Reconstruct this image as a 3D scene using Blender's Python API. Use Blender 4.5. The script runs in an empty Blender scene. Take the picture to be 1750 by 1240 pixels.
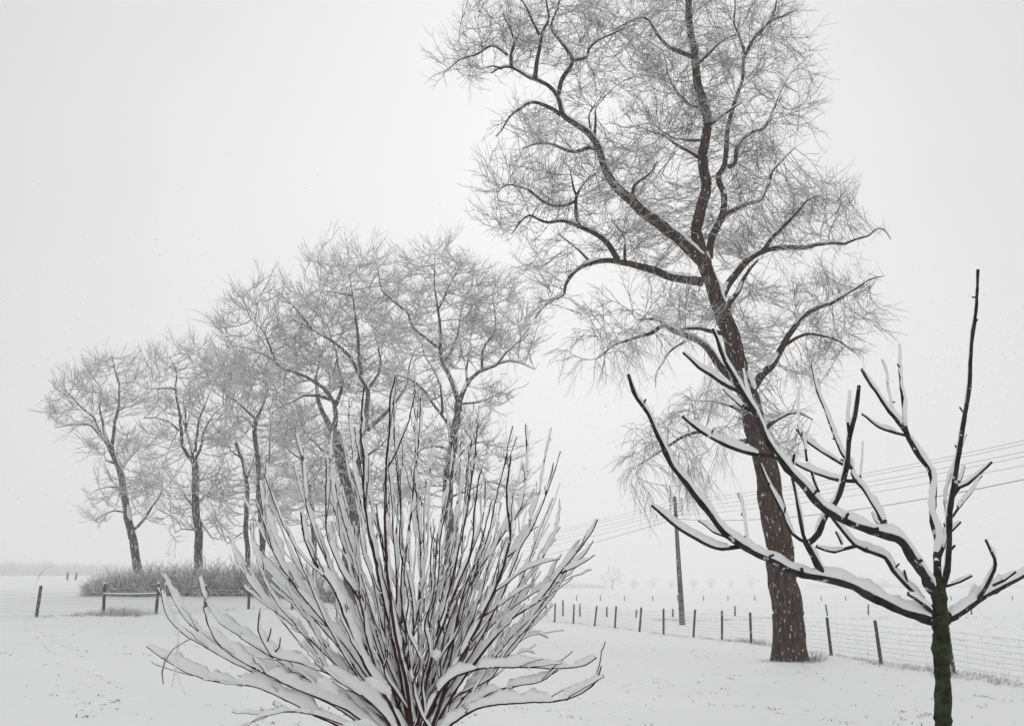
import bpy, math, random
import numpy as np
from mathutils import Vector
from mathutils.kdtree import KDTree

# ------------------------------------------------------------------ camera, sky, sun, exposure
SC = bpy.context.scene
F, CX, CY, HOR, CAMZ = 1600.0, 875.0, 620.0, 1000.0, 1.8
PITCH = math.atan((HOR - CY) / F)
cam_d = bpy.data.cameras.new("camera")
cam = bpy.data.objects.new("camera", cam_d)
SC.collection.objects.link(cam)
cam.location = (0, 0, CAMZ)
cam.rotation_euler = (math.radians(90) + PITCH, 0, 0)
cam_d.sensor_width = 36.0
cam_d.lens = 36.0 * F / 1750.0
cam_d.clip_start = 0.05
cam_d.clip_end = 6000
SC.camera = cam

SUN_EL, SUN_ROT = math.radians(29), math.radians(3)      # the sun behind the cloud, ahead of the camera
world = bpy.data.worlds.new("World")
SC.world = world
world.use_nodes = True
wn, wl = world.node_tree.nodes, world.node_tree.links
wn.clear()
w_out = wn.new("ShaderNodeOutputWorld")
w_bg = wn.new("ShaderNodeBackground")
w_sky = wn.new("ShaderNodeTexSky")
w_sky.sky_type = 'NISHITA'
w_sky.sun_disc = False
w_sky.sun_elevation = SUN_EL
w_sky.sun_rotation = SUN_ROT
w_sky.dust_density = 6
w_hsv = wn.new("ShaderNodeHueSaturation")
w_hsv.inputs["Saturation"].default_value = 0.05
w_tc = wn.new("ShaderNodeTexCoord")
GLOW = Vector((.03, .93, .27)).normalized()
w_dot = wn.new("ShaderNodeVectorMath"); w_dot.operation = 'DOT_PRODUCT'
w_dot.inputs[1].default_value = GLOW
w_pow = wn.new("ShaderNodeMath"); w_pow.operation = 'POWER'; w_pow.use_clamp = True
w_pow.inputs[1].default_value = 5.0
w_cl = wn.new("ShaderNodeMath"); w_cl.operation = 'MAXIMUM'; w_cl.inputs[1].default_value = 0.0
w_mad = wn.new("ShaderNodeMath"); w_mad.operation = 'MULTIPLY_ADD'
w_mad.inputs[1].default_value = 2.1
w_noise = wn.new("ShaderNodeTexNoise")
w_noise.inputs["Scale"].default_value = 2.4
w_noise.inputs["Detail"].default_value = 3
w_ramp = wn.new("ShaderNodeMapRange")
w_ramp.inputs["From Min"].default_value = 0.3
w_ramp.inputs["From Max"].default_value = 0.7
w_ramp.inputs["To Min"].default_value = 6.35
w_ramp.inputs["To Max"].default_value = 6.85
w_mix = wn.new("ShaderNodeMix")
w_mix.data_type = 'RGBA'
w_mix.clamp_result = False
w_mix.inputs[0].default_value = 0.985          # a closed layer of snow cloud over the clear sky
wl.new(w_tc.outputs["Generated"], w_noise.inputs["Vector"])
wl.new(w_noise.outputs["Fac"], w_ramp.inputs["Value"])
wl.new(w_sky.outputs["Color"], w_hsv.inputs["Color"])
wl.new(w_hsv.outputs["Color"], w_mix.inputs[6])
wl.new(w_tc.outputs["Generated"], w_dot.inputs[0])
wl.new(w_dot.outputs["Value"], w_cl.inputs[0])
wl.new(w_cl.outputs[0], w_pow.inputs[0])
wl.new(w_pow.outputs[0], w_mad.inputs[0])
wl.new(w_ramp.outputs["Result"], w_mad.inputs[2])
wl.new(w_mad.outputs[0], w_mix.inputs[7])
wl.new(w_mix.outputs[2], w_bg.inputs["Color"])
w_bg.inputs["Strength"].default_value = 0.1
wl.new(w_bg.outputs["Background"], w_out.inputs["Surface"])

sun_d = bpy.data.lights.new("sun", 'SUN')
sun_d.energy = 0.5
sun_d.angle = math.radians(40)
sun_d.color = (1.0, 0.98, 0.95)
sun = bpy.data.objects.new("sun", sun_d)
sun.rotation_euler = (math.radians(90) - SUN_EL, 0, math.radians(177))
SC.collection.objects.link(sun)

SC.view_settings.view_transform = 'Standard'
SC.view_settings.look = 'None'
SC.view_settings.exposure = 0.0
SC.view_settings.gamma = 1.0
SC.render.engine = 'CYCLES'
SC.cycles.volume_bounces = 4
SC.cycles.max_bounces = 6
SC.cycles.diffuse_bounces = 3
SC.cycles.use_denoising = True
SC.cycles.volume_max_steps = 64

rng = np.random.default_rng(7)
random.seed(7)

# ------------------------------------------------------------------ pixel <-> place helpers
SP, CP = math.sin(PITCH), math.cos(PITCH)

def at(px, py, Y):
    """photograph pixel + distance ahead -> point in the world"""
    u, v = (px - CX) / F, (CY - py) / F
    dy, dz = CP - v * SP, SP + v * CP
    t = Y / dy
    return np.array([u * t, Y, CAMZ + dz * t])

def mpp(py, Y):
    """metres per photograph pixel at that distance"""
    v = (CY - py) / F
    return Y / (CP - v * SP) / F

_LR = [(0, None), (9, None), (20, 1110), (35, 1052), (55, 1011), (90, 997), (160, 989), (320, 984), (1600, 983)]
_LY = np.array([a for a, b in _LR], float)
_LZ = np.array([0.0 if b is None else at(235, b, a)[2] for a, b in _LR])

def H(x, y):
    """height of the snow: level garden, ground rising gently to the left and far away"""
    x, y = np.asarray(x, float), np.asarray(y, float)
    yy = np.clip(y, 0, 1600)
    zl = np.interp(yy, _LY, _LZ)
    u = np.where(yy > 1, x / np.maximum(yy, 1), 0)
    col = u * F * CP + CX
    w = np.clip((900 - col) / 470.0, 0, 1)
    w = w * w * (3 - 2 * w)
    bump = 0.03 * np.sin(x * .9 + 1) * np.sin(y * .63) + 0.02 * np.sin(x * 1.9 + y * .7) + 0.05 * np.sin(x * .21 + 2) * np.sin(y * .17 + 1)
    far = np.clip((y - 5) / 10, 0, 1) * np.clip(1.5 - y / 150, 0.0, 1)
    return w * zl + bump * far

def on_ground(px, py):
    """where a pixel's ray meets the snow"""
    lo, hi = 4.0, 900.0
    for _ in range(50):
        m = (lo * hi) ** 0.5
        p = at(px, py, m)
        if p[2] > H(p[0], m): lo = m
        else: hi = m
    p = at(px, py, lo)
    return np.array([p[0], lo, float(H(p[0], lo))])

# ------------------------------------------------------------------ materials
def new_mat(name):
    m = bpy.data.materials.new(name)
    m.use_nodes = True
    nt = m.node_tree
    nt.nodes.clear()
    out = nt.nodes.new("ShaderNodeOutputMaterial")
    bs = nt.nodes.new("ShaderNodeBsdfPrincipled")
    nt.links.new(bs.outputs[0], out.inputs[0])
    return m, nt, bs

def mat_noise(name, c1, c2, scale=6, rough=.85, bump=.3, bscale=None, stretch=(1, 1, 1), lo=.35, hi=.65, dist=.02, spec=.15, third=None, tlo=.6, thi=.66, tscale=5, tstretch=(1, 1, 1)):
    m, nt, bs = new_mat(name)
    N, L = nt.nodes, nt.links
    tc = N.new("ShaderNodeTexCoord")
    mp = N.new("ShaderNodeMapping")
    mp.inputs["Scale"].default_value = stretch
    L.new(tc.outputs["Object"], mp.inputs["Vector"])
    n = N.new("ShaderNodeTexNoise")
    n.inputs["Scale"].default_value = scale
    n.inputs["Detail"].default_value = 6
    L.new(mp.outputs[0], n.inputs["Vector"])
    r = N.new("ShaderNodeValToRGB")
    r.color_ramp.elements[0].position, r.color_ramp.elements[1].position = lo, hi
    r.color_ramp.elements[0].color = (*c1, 1)
    r.color_ramp.elements[1].color = (*c2, 1)
    L.new(n.outputs["Fac"], r.inputs[0])
    col = r.outputs[0]
    if third:
        mp2 = N.new("ShaderNodeMapping")
        mp2.inputs["Scale"].default_value = tstretch
        L.new(tc.outputs["Object"], mp2.inputs["Vector"])
        n3 = N.new("ShaderNodeTexNoise")
        n3.inputs["Scale"].default_value = tscale
        n3.inputs["Detail"].default_value = 4
        L.new(mp2.outputs[0], n3.inputs["Vector"])
        r3 = N.new("ShaderNodeMapRange")
        r3.inputs["From Min"].default_value, r3.inputs["From Max"].default_value = tlo, thi
        L.new(n3.outputs["Fac"], r3.inputs["Value"])
        mx = N.new("ShaderNodeMix")
        mx.data_type = 'RGBA'
        L.new(r3.outputs[0], mx.inputs[0])
        L.new(col, mx.inputs[6])
        mx.inputs[7].default_value = (*third, 1)
        col = mx.outputs[2]
    L.new(col, bs.inputs["Base Color"])
    bs.inputs["Roughness"].default_value = rough
    bs.inputs["Specular IOR Level"].default_value = spec
    if bump:
        n2 = N.new("ShaderNodeTexNoise")
        n2.inputs["Scale"].default_value = bscale or scale * 2
        n2.inputs["Detail"].default_value = 5
        L.new(mp.outputs[0], n2.inputs["Vector"])
        b = N.new("ShaderNodeBump")
        b.inputs["Strength"].default_value = bump
        b.inputs["Distance"].default_value = dist
        L.new(n2.outputs["Fac"], b.inputs["Height"])
        L.new(b.outputs[0], bs.inputs["Normal"])
    return m

SNOWC = (.87, .88, .885)
M_ground = mat_noise("snow_ground", (.89, .9, .905), (.93, .935, .94), scale=.35, rough=.7, bump=.55, bscale=2.2, dist=.06, spec=.2)
M_snow = mat_noise("snow_lying", (.9, .905, .91), (.93, .935, .94), scale=12, rough=.7, bump=.5, bscale=38, dist=.01, spec=.2)
M_snowfar = mat_noise("snow_on_twigs", (.86, .86, .87), (.89, .892, .895), scale=4, rough=.8, bump=0)
M_barkbig = mat_noise("ridged_brown_bark", (.012, .007, .0055), (.1, .06, .042), scale=5, bump=.9, bscale=7, stretch=(3, 3, .45), lo=.38, hi=.66, dist=.1,
                      third=(.62, .62, .63), tlo=.635, thi=.68, tscale=7.5, tstretch=(2.4, 2.4, .75))
M_bark = mat_noise("grey_brown_bark", (.03, .028, .026), (.085, .078, .07), scale=6, bump=.6, stretch=(3, 3, .5), dist=.05,
                   third=(.6, .6, .61), tlo=.55, thi=.64, tscale=5, tstretch=(2, 2, .6))
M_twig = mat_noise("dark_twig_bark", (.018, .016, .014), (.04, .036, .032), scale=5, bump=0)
M_twigfar = mat_noise("hazed_twig_bark", (.05, .047, .044), (.085, .08, .075), scale=3, bump=0)  # haze put into the colour: lightened bark for hedge and farther trees
M_shrub = mat_noise("red_brown_stem_bark", (.02, .009, .009), (.06, .024, .022), scale=22, bump=.3, dist=.004, spec=.25)
M_young = mat_noise("smooth_dark_bark", (.01, .009, .01), (.045, .04, .038), scale=16, bump=.9, dist=.012, bscale=34, spec=.25,
                    third=(.55, .55, .56), tlo=.64, thi=.68, tscale=26)
M_young_trunk = mat_noise("mossy_dark_bark", (.012, .014, .009), (.045, .058, .028), scale=26, bump=.9, dist=.012, bscale=50, spec=.2,
                          third=(.09, .1, .08), tlo=.6, thi=.7, tscale=30, tstretch=(1, 1, 1.6))
M_post = mat_noise("weathered_post_wood", (.03, .03, .034), (.09, .088, .09), scale=14, stretch=(3, 3, .5), bump=.5, dist=.01,
                   third=(.6, .6, .62), tlo=.62, thi=.68, tscale=11)
M_pole = mat_noise("weathered_pole_wood", (.07, .07, .078), (.2, .2, .21), scale=5, stretch=(4, 4, .3), bump=.4, dist=.01,
                   third=(.03, .03, .035), tlo=.56, thi=.62, tscale=3)
M_wire = mat_noise("frosted_wire", (.25, .25, .26), (.5, .5, .51), scale=9, bump=0)
M_line = mat_noise("cable_sheath", (.12, .12, .13), (.2, .2, .21), scale=4, bump=0)
M_ceramic = mat_noise("grey_ceramic", (.25, .25, .26), (.35, .35, .36), scale=30, bump=0, rough=.3, spec=.5)
M_grass = mat_noise("withered_grass", (.06, .055, .045), (.16, .145, .12), scale=11, bump=0)
M_stalk = mat_noise("dry_stalk", (.22, .21, .19), (.36, .34, .32), scale=9, bump=0)

# ------------------------------------------------------------------ mesh helpers
def mesh_obj(name, verts, faces, mats, parent=None, fmat=None, smooth=True):
    """verts (n,3) float, faces (m,4) int -> ONE mesh object"""
    me = bpy.data.meshes.new(name)
    verts = np.asarray(verts, np.float32)
    faces = np.asarray(faces, np.int32)
    k = faces.shape[1]
    me.vertices.add(len(verts))
    me.vertices.foreach_set("co", verts.ravel())
    me.loops.add(faces.size)
    me.loops.foreach_set("vertex_index", faces.ravel())
    me.polygons.add(len(faces))
    me.polygons.foreach_set("loop_start", np.arange(0, faces.size, k, dtype=np.int32))
    me.polygons.foreach_set("loop_total", np.full(len(faces), k, np.int32))
    for m in (mats if isinstance(mats, (list, tuple)) else [mats]):
        me.materials.append(m)
    if fmat is not None:
        me.polygons.foreach_set("material_index", np.asarray(fmat, np.int32))
    if smooth:
        me.polygons.foreach_set("use_smooth", np.ones(len(faces), bool))
    me.update(calc_edges=True)
    o = bpy.data.objects.new(name, me)
    SC.collection.objects.link(o)
    if parent is not None:
        o.parent = parent
    return o

def thing(name, label, cat, loc=(0, 0, 0), group=None):
    o = bpy.data.objects.new(name, None)
    o.empty_display_size = .2
    o.location = [float(c) for c in loc]
    SC.collection.objects.link(o)
    return tag(o, label, cat, group)

def tag(o, label=None, cat=None, group=None, kind=None):
    if label: o['label'] = label
    if cat: o['category'] = cat
    if group: o['group'] = group
    if kind: o['kind'] = kind
    return o

def to_local(o, root):
    """o's mesh was written in world coordinates: make it a child of root, at root's base"""
    o.parent = root
    o.matrix_parent_inverse.identity()
    l = root.location
    o.data.transform(__import__('mathutils').Matrix.Translation((-l[0], -l[1], -l[2])))
    return o

class Tubes:
    """many polylines -> one mesh. section 'round' or a snowy twig section (two materials)"""
    def __init__(self, up=(.12, -.05, 1.0)):
        self.up = np.array(up, float)      # the snow was driven a little aslant
        self.p, self.r, self.s, self.id, self.n = [], [], [], [], 0
    def add(self, pts, r, s=None):
        pts = np.asarray(pts, float)
        if len(pts) < 2: return
        k = len(pts)
        self.p.append(pts)
        self.r.append(np.broadcast_to(np.asarray(r, float), (k,)))
        self.s.append(np.zeros(k) if s is None else np.broadcast_to(np.asarray(s, float), (k,)))
        self.id.append(np.full(k, self.n)); self.n += 1
    def add_block(self, P, R, S):
        """P (m,k,3) R,S (m,k)"""
        m, k, _ = P.shape
        self.p.append(P.reshape(-1, 3)); self.r.append(R.reshape(-1)); self.s.append(S.reshape(-1))
        self.id.append(np.repeat(np.arange(m) + self.n, k)); self.n += m
    def frames(self):
        P, R, S, I = (np.concatenate(a) for a in (self.p, self.r, self.s, self.id))
        same = I[1:] == I[:-1]
        d = P[1:] - P[:-1]
        d /= np.maximum(np.linalg.norm(d, axis=1, keepdims=True), 1e-9)
        T = np.zeros_like(P)
        T[:-1][same] += d[same]
        T[1:][same] += d[same]
        T /= np.maximum(np.linalg.norm(T, axis=1, keepdims=True), 1e-9)
        up = self.up
        side = np.cross(T, np.broadcast_to(up, T.shape))
        ln = np.linalg.norm(side, axis=1, keepdims=True)
        side = np.where(ln > 1e-4, side / np.maximum(ln, 1e-9), np.array([0, 1.0, 0]))
        U = np.cross(side, T)
        return P, R, S, I, T, side, U, same, np.clip(ln[:, 0], 0, 1)
    def mesh(self, sec, mat_of_face, name, mats, parent, smooth=True):
        """sec: fn(R,S,flat)-> (n,K,2) offsets (side, up)"""
        P, R, S, I, T, side, U, same, flat = self.frames()
        off = sec(R, S, flat, P)
        K = off.shape[1]
        V = P[:, None, :] + off[:, :, 0:1] * side[:, None, :] + off[:, :, 1:2] * U[:, None, :]
        a = np.nonzero(same)[0]
        j = np.arange(K); jn = (j + 1) % K
        A = a[:, None] * K
        Q = np.stack([A + j, A + jn, A + K + jn, A + K + j], axis=2).reshape(-1, 4)
        fm = np.tile(np.array(mat_of_face), len(a)) if mat_of_face is not None else None
        V = V.reshape(-1, 3)
        # close both ends of each tube with small fans folded to a point
        return to_local(mesh_obj(name, V, Q, mats, None, fm, smooth), parent) if parent else mesh_obj(name, V, Q, mats, None, fm, smooth)
    def round(self, name, mat, parent, K=8, rough=0.0, seed=1, ridges=0.0, foot=None):
        ph = np.random.default_rng(seed).uniform(0, 6.28, 8)
        def sec(R, S, flat, P):
            a = np.arange(K) / K * 2 * math.pi
            nz = np.zeros((len(R), K))
            if rough:
                for q in range(1, 4):
                    nz += np.sin(a[None] * (q * 2 + 1) + ph[q] + P[:, 2:3] * (1.3 * q) + P[:, 0:1] * .9 * q) / q
                nz *= rough * .5
            if ridges:
                zz = P[:, 2:3]
                wob = 1.1 * np.sin(zz * 2.1 + ph[4]) + .6 * np.sin(zz * 5.3 + ph[5])
                rg = np.sin(a[None] * 13 + wob) * np.sin(zz * 1.9 + a[None] * 3) + .7 * np.sin(a[None] * 19 - wob * 1.3 + zz * 1.7) + .5 * np.sin(a[None] * 7 + zz * 4)
                nz += rg * ridges
            if foot is not None:
                hgt = np.clip(P[:, 2:3] - foot, 0, 9)
                lobes = .35 + .65 * np.clip(np.sin(a[None] * 5 + ph[6]) + .4 * np.sin(a[None] * 2 + ph[7]), -.6, 1.2)
                nz += (.24 * np.exp(-hgt / .25) * lobes + .07 * np.exp(-hgt / .7)) * (R[:, None] > .25)
            rr = R[:, None] * (1 + nz)
            return np.stack([rr * np.cos(a), rr * np.sin(a)], axis=2)
        return self.mesh(sec, None, name, mat, parent)
    def snowy(self, name, bark, snow, parent, hexa=False):
        if hexa:
            def sec(R, S, flat, P):
                s = S * (.25 + .75 * flat)
                z = np.zeros_like(R)
                return np.stack([np.stack([z, -R], 1), np.stack([.87 * R, -.5 * R], 1), np.stack([.95 * R, .3 * R], 1), np.stack([.6 * R, .5 * R + s], 1),
                                 np.stack([-.6 * R, .5 * R + s], 1), np.stack([-.95 * R, .3 * R], 1), np.stack([-.87 * R, -.5 * R], 1)], axis=1)
            return self.mesh(sec, [0, 0, 1, 1, 1, 0, 0], name, [bark, snow], parent, False)
        def sec(R, S, flat, P):
            s = S * (.25 + .75 * flat)
            z = np.zeros_like(R)
            return np.stack([np.stack([z, -R], 1), np.stack([R, z], 1), np.stack([z, .6 * R + s], 1), np.stack([-R, z], 1)], axis=1)
        return self.mesh(sec, [0, 1, 1, 0], name, [bark, snow], parent, False)
    def snow_cover(self, name, mat, parent, K=8, seed=3, freq=7.0, thr=-.45, amp=.35, wide=1.0, steep=.22, gap=.9, crumb=.045):
        """heaps of snow lying along the upper side; r = stem radius, s = depth of the snow"""
        ph = np.random.default_rng(seed).uniform(0, 6.28, 12)
        P0, R0, S0, I0, *_ = self.frames()
        def sec(R, S, flat, P):
            q = P[:, 0] * 1.0 + P[:, 1] * .7 + P[:, 2] * 1.3 + I0 * 2.37
            n = np.sin(q * freq + ph[0]) * .5 + np.sin(q * freq * 2.3 + ph[1]) * .3 + np.sin(q * freq * 5.1 + ph[2]) * .2
            h = S * (steep + (1 - steep) * flat ** 1.3) * (1 + amp * n)
            on = np.clip((n - (thr + gap * np.clip((.45 - flat) * 4, 0, 1))) * 1.8, 0, 1)
            on = on * on * (3 - 2 * on)
            h = h * on
            w = R * (.88 * wide) * (.3 + .7 * on) + h * .16
            a = np.arange(K) / K * 2 * math.pi
            cx_ = w[:, None] * np.cos(a)
            lump = 1 + .1 * np.sin(a[None] * 2 + q[:, None] * freq * 3) + .07 * np.sin(a[None] * 3 + q[:, None] * freq * 9 + ph[3])
            lump = lump + np.random.default_rng(seed).normal(0, crumb, lump.shape)
            top = np.where(np.sin(a)[None] > 0, (h[:, None] + .3 * R[:, None] * on[:, None]) * np.sin(a)[None] * lump, R[:, None] * .4 * np.sin(a)[None])
            return np.stack([cx_ * lump, top + R[:, None] * .7], axis=2)
        return self.mesh(sec, None, name, mat, parent)

def spline(pts, step):
    """Catmull-Rom through points (n,d) resampled about every `step` in the first three"""
    p = np.asarray(pts, float)
    if len(p) < 3:
        n = max(2, int(np.linalg.norm(p[1, :3] - p[0, :3]) / step) + 1)
        t = np.linspace(0, 1, n)[:, None]
        return p[0] * (1 - t) + p[1] * t
    e = np.vstack([2 * p[0] - p[1], p, 2 * p[-1] - p[-2]])
    out = []
    for i in range(1, len(e) - 2):
        n = max(1, int(np.linalg.norm(e[i + 1, :3] - e[i, :3]) / step))
        for k in range(n):
            t = k / n
            out.append(.5 * ((2 * e[i]) + (-e[i - 1] + e[i + 1]) * t + (2 * e[i - 1] - 5 * e[i] + 4 * e[i + 1] - e[i + 2]) * t * t
                             + (-e[i - 1] + 3 * e[i] - 3 * e[i + 1] + e[i + 2]) * t ** 3))
    out.append(p[-1])
    return np.array(out)

def unit(v):
    return v / np.maximum(np.linalg.norm(v, axis=-1, keepdims=True), 1e-9)

# ------------------------------------------------------------------ trees
def traced_limbs(Y, limbs, step, seed, jit=.012, spread=1.0, thin=1.0, wf=1.7):
    """limbs: (list of (px,py), r0, r1, dy_end). Later limbs start at the nearest earlier node. -> list of (pts, radii)"""
    g = np.random.default_rng(seed)
    done, res = [], []
    for pts, r0, r1, dye in limbs:
        k = len(pts)
        y0 = 0.0
        if done:
            al = np.vstack([d[:, :3] for d in done])
            q = at(pts[0][0], pts[0][1], Y)
            i = np.argmin((al[:, 0] - q[0]) ** 2 + (al[:, 2] - q[2]) ** 2)
            y0 = al[i, 1] - Y
        ds = np.concatenate([[0], np.cumsum([math.dist(pts[i], pts[i + 1]) for i in range(k - 1)])])
        ds /= max(ds[-1], 1e-6)
        arr = []
        for i, (a, b) in enumerate(pts):
            dy = y0 + (dye * spread - (0 if not done else 0)) * ds[i]
            yy = Y + dy
            p = at(a, b, yy)
            r = (r0 + (r1 * (1 if thin == 1.0 or not done else .5) - r0) * ds[i]) * mpp(b, yy) * (thin if done else 1.0)
            if not done and thin != 1.0: r *= .93
            arr.append([*p, r])
        s = spline(arr, step)
        n = len(s)
        w = np.zeros((n, 3))
        for q in range(3):
            w[:, q] = sum(np.sin(np.arange(n) * f_ + g.uniform(0, 6.28)) * a_ for f_, a_ in ((wf * step, 1.0), (wf * step * 2.3, .5), (wf * step * 5.1, .16)))
        env = np.minimum(1, np.arange(n) * step * wf / 1.5)[:, None]
        s[:, :3] += w * jit * env
        done.append(s)
        res.append((s[:, :3], np.maximum(s[:, 3], .002)))
    return res

def colonise(limbs, attr, D, di, dk, iters, g, droop=0.0):
    """space colonisation from the limbs' nodes towards the attractors"""
    pos, par, base = [], [], []
    for pts, rad in limbs:
        for i, (p, r) in enumerate(zip(pts, rad)):
            pos.append(p); par.append(-1); base.append(r)
    nb = len(pos)
    nk = [0] * nb
    kdirs = {}
    att = attr.copy()
    alive = np.ones(len(att), bool)
    for it in range(iters):
        kd = KDTree(len(pos))
        for i, p in enumerate(pos): kd.insert(p, i)
        kd.balance()
        acc = {}
        ids = np.nonzero(alive)[0]
        if not len(ids): break
        for a in ids:
            co, i, dist = kd.find(att[a])
            if dist < dk: alive[a] = False; continue
            if dist > di: continue
            v = (att[a] - np.array(co)) / dist
            if i in acc: acc[i] += v
            else: acc[i] = v
        grown = 0
        for i, v in acc.items():
            ln = np.linalg.norm(v)
            if ln < 1e-3: continue
            d = v / ln + g.normal(0, .1, 3)
            if par[i] >= 0:
                pd = pos[i] - pos[par[i]]
                d = d + 1.35 * pd / max(np.linalg.norm(pd), 1e-6)
            d[2] += droop
            d /= np.linalg.norm(d)
            if nk[i] >= 3 or any(float(d @ e) > .8 for e in kdirs.get(i, ())): continue
            q = np.array(pos[i]) + d * D
            if kd.find(q)[2] < D * .55: continue
            kdirs.setdefault(i, []).append(d); nk[i] += 1; nk.append(0)
            pos.append(q); par.append(i); base.append(0); grown += 1
        if not grown: break
    return np.array(pos), np.array(par), np.array(base), nb

def make_chains(pos, par, nb, r_tip, expo, rmax):
    n = len(pos)
    w = np.zeros(n)
    kids = [[] for _ in range(n)]
    for i in range(n - 1, nb - 1, -1):
        if not kids[i]: w[i] = 1
        w[par[i]] += w[i]
        kids[par[i]].append(i)
    rad = np.minimum(r_tip * np.maximum(w, 1) ** expo, rmax)
    chains = []
    starts = [(p, c) for p in range(nb) for c in kids[p]]
    while starts:
        p, c = starts.pop()
        ch = [p, c]
        while kids[c]:
            ks = sorted(kids[c], key=lambda k: -w[k])
            for k in ks[1:]: starts.append((c, k))
            ch.append(ks[0]); c = ks[0]
        chains.append(ch)
    return chains, rad, w

def twigs_on(pos, dirs, g, n_per, L0, L1, r0, snow, droop, segs=4, curve=.5, spread=.9):
    """sprays of fine twigs; every chain is (segs) rings long"""
    idx = np.repeat(np.arange(len(pos)), n_per)
    P0, D0 = pos[idx], dirs[idx]
    m = len(idx)
    if callable(droop):
        dr = droop(P0)
    else:
        dr = np.full(m, float(droop))
    dz = np.stack([np.zeros(m), np.zeros(m), dr], 1)
    d = unit(D0 * .8 + g.normal(0, spread * .55, (m, 3)) + dz)
    L = g.uniform(L0, L1, m)
    bend = g.normal(0, curve * .35, (m, 3)) + dz * 1.3
    t = np.linspace(0, 1, segs)
    P = P0[:, None] + (d[:, None] * t[None, :, None] + bend[:, None] * (t[None, :, None] ** 2) * .5) * L[:, None, None]
    P[:, 1:-1] += g.normal(0, .035, (m, segs - 2, 3)) * L[:, None, None]
    R = np.broadcast_to(r0 * (1 - .55 * t), (m, segs)).copy()
    S = snow * g.uniform(.4, 1.5, (m, 1)) * np.ones((1, segs)) * (1 - .3 * t)
    return P, R, S, d

def blob_points(blobs, Y, n, g, depth=.8, gaps=-.12):
    out = []
    area = np.array([b[2] * b[3] for b in blobs], float)
    for b, k in zip(blobs, np.maximum(6, (n * area / area.sum()).astype(int))):
        dy = b[4] if len(b) > 4 else 0
        m = mpp(b[1], Y)
        q = unit(g.normal(0, 1, (k, 3))) * (g.uniform(0, 1, (k, 1)) ** (1 / 2.4))
        for a in q:
            rz = (b[2] + b[3]) * .5 * m * depth
            out.append(at(b[0] + a[0] * b[2], b[1] + a[2] * b[3], Y + dy + a[1] * rz * 1.3))
    out = np.array(out)
    ph = g.uniform(0, 6.28, 9); fq = 6.28 / (mpp(500, Y) * 105)
    nz = (np.sin(out[:, 0] * fq + ph[0]) * np.sin(out[:, 2] * fq * 1.1 + ph[1]) + np.sin(out[:, 1] * fq * .9 + ph[2]) * np.sin((out[:, 0] + out[:, 2]) * fq * .8 + ph[3])
          + .6 * np.sin(out[:, 0] * fq * 2.3 + ph[4]) * np.sin(out[:, 2] * fq * 2.1 + ph[5]))
    return out[nz > gaps + g.normal(0, .25, len(out))]

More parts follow.
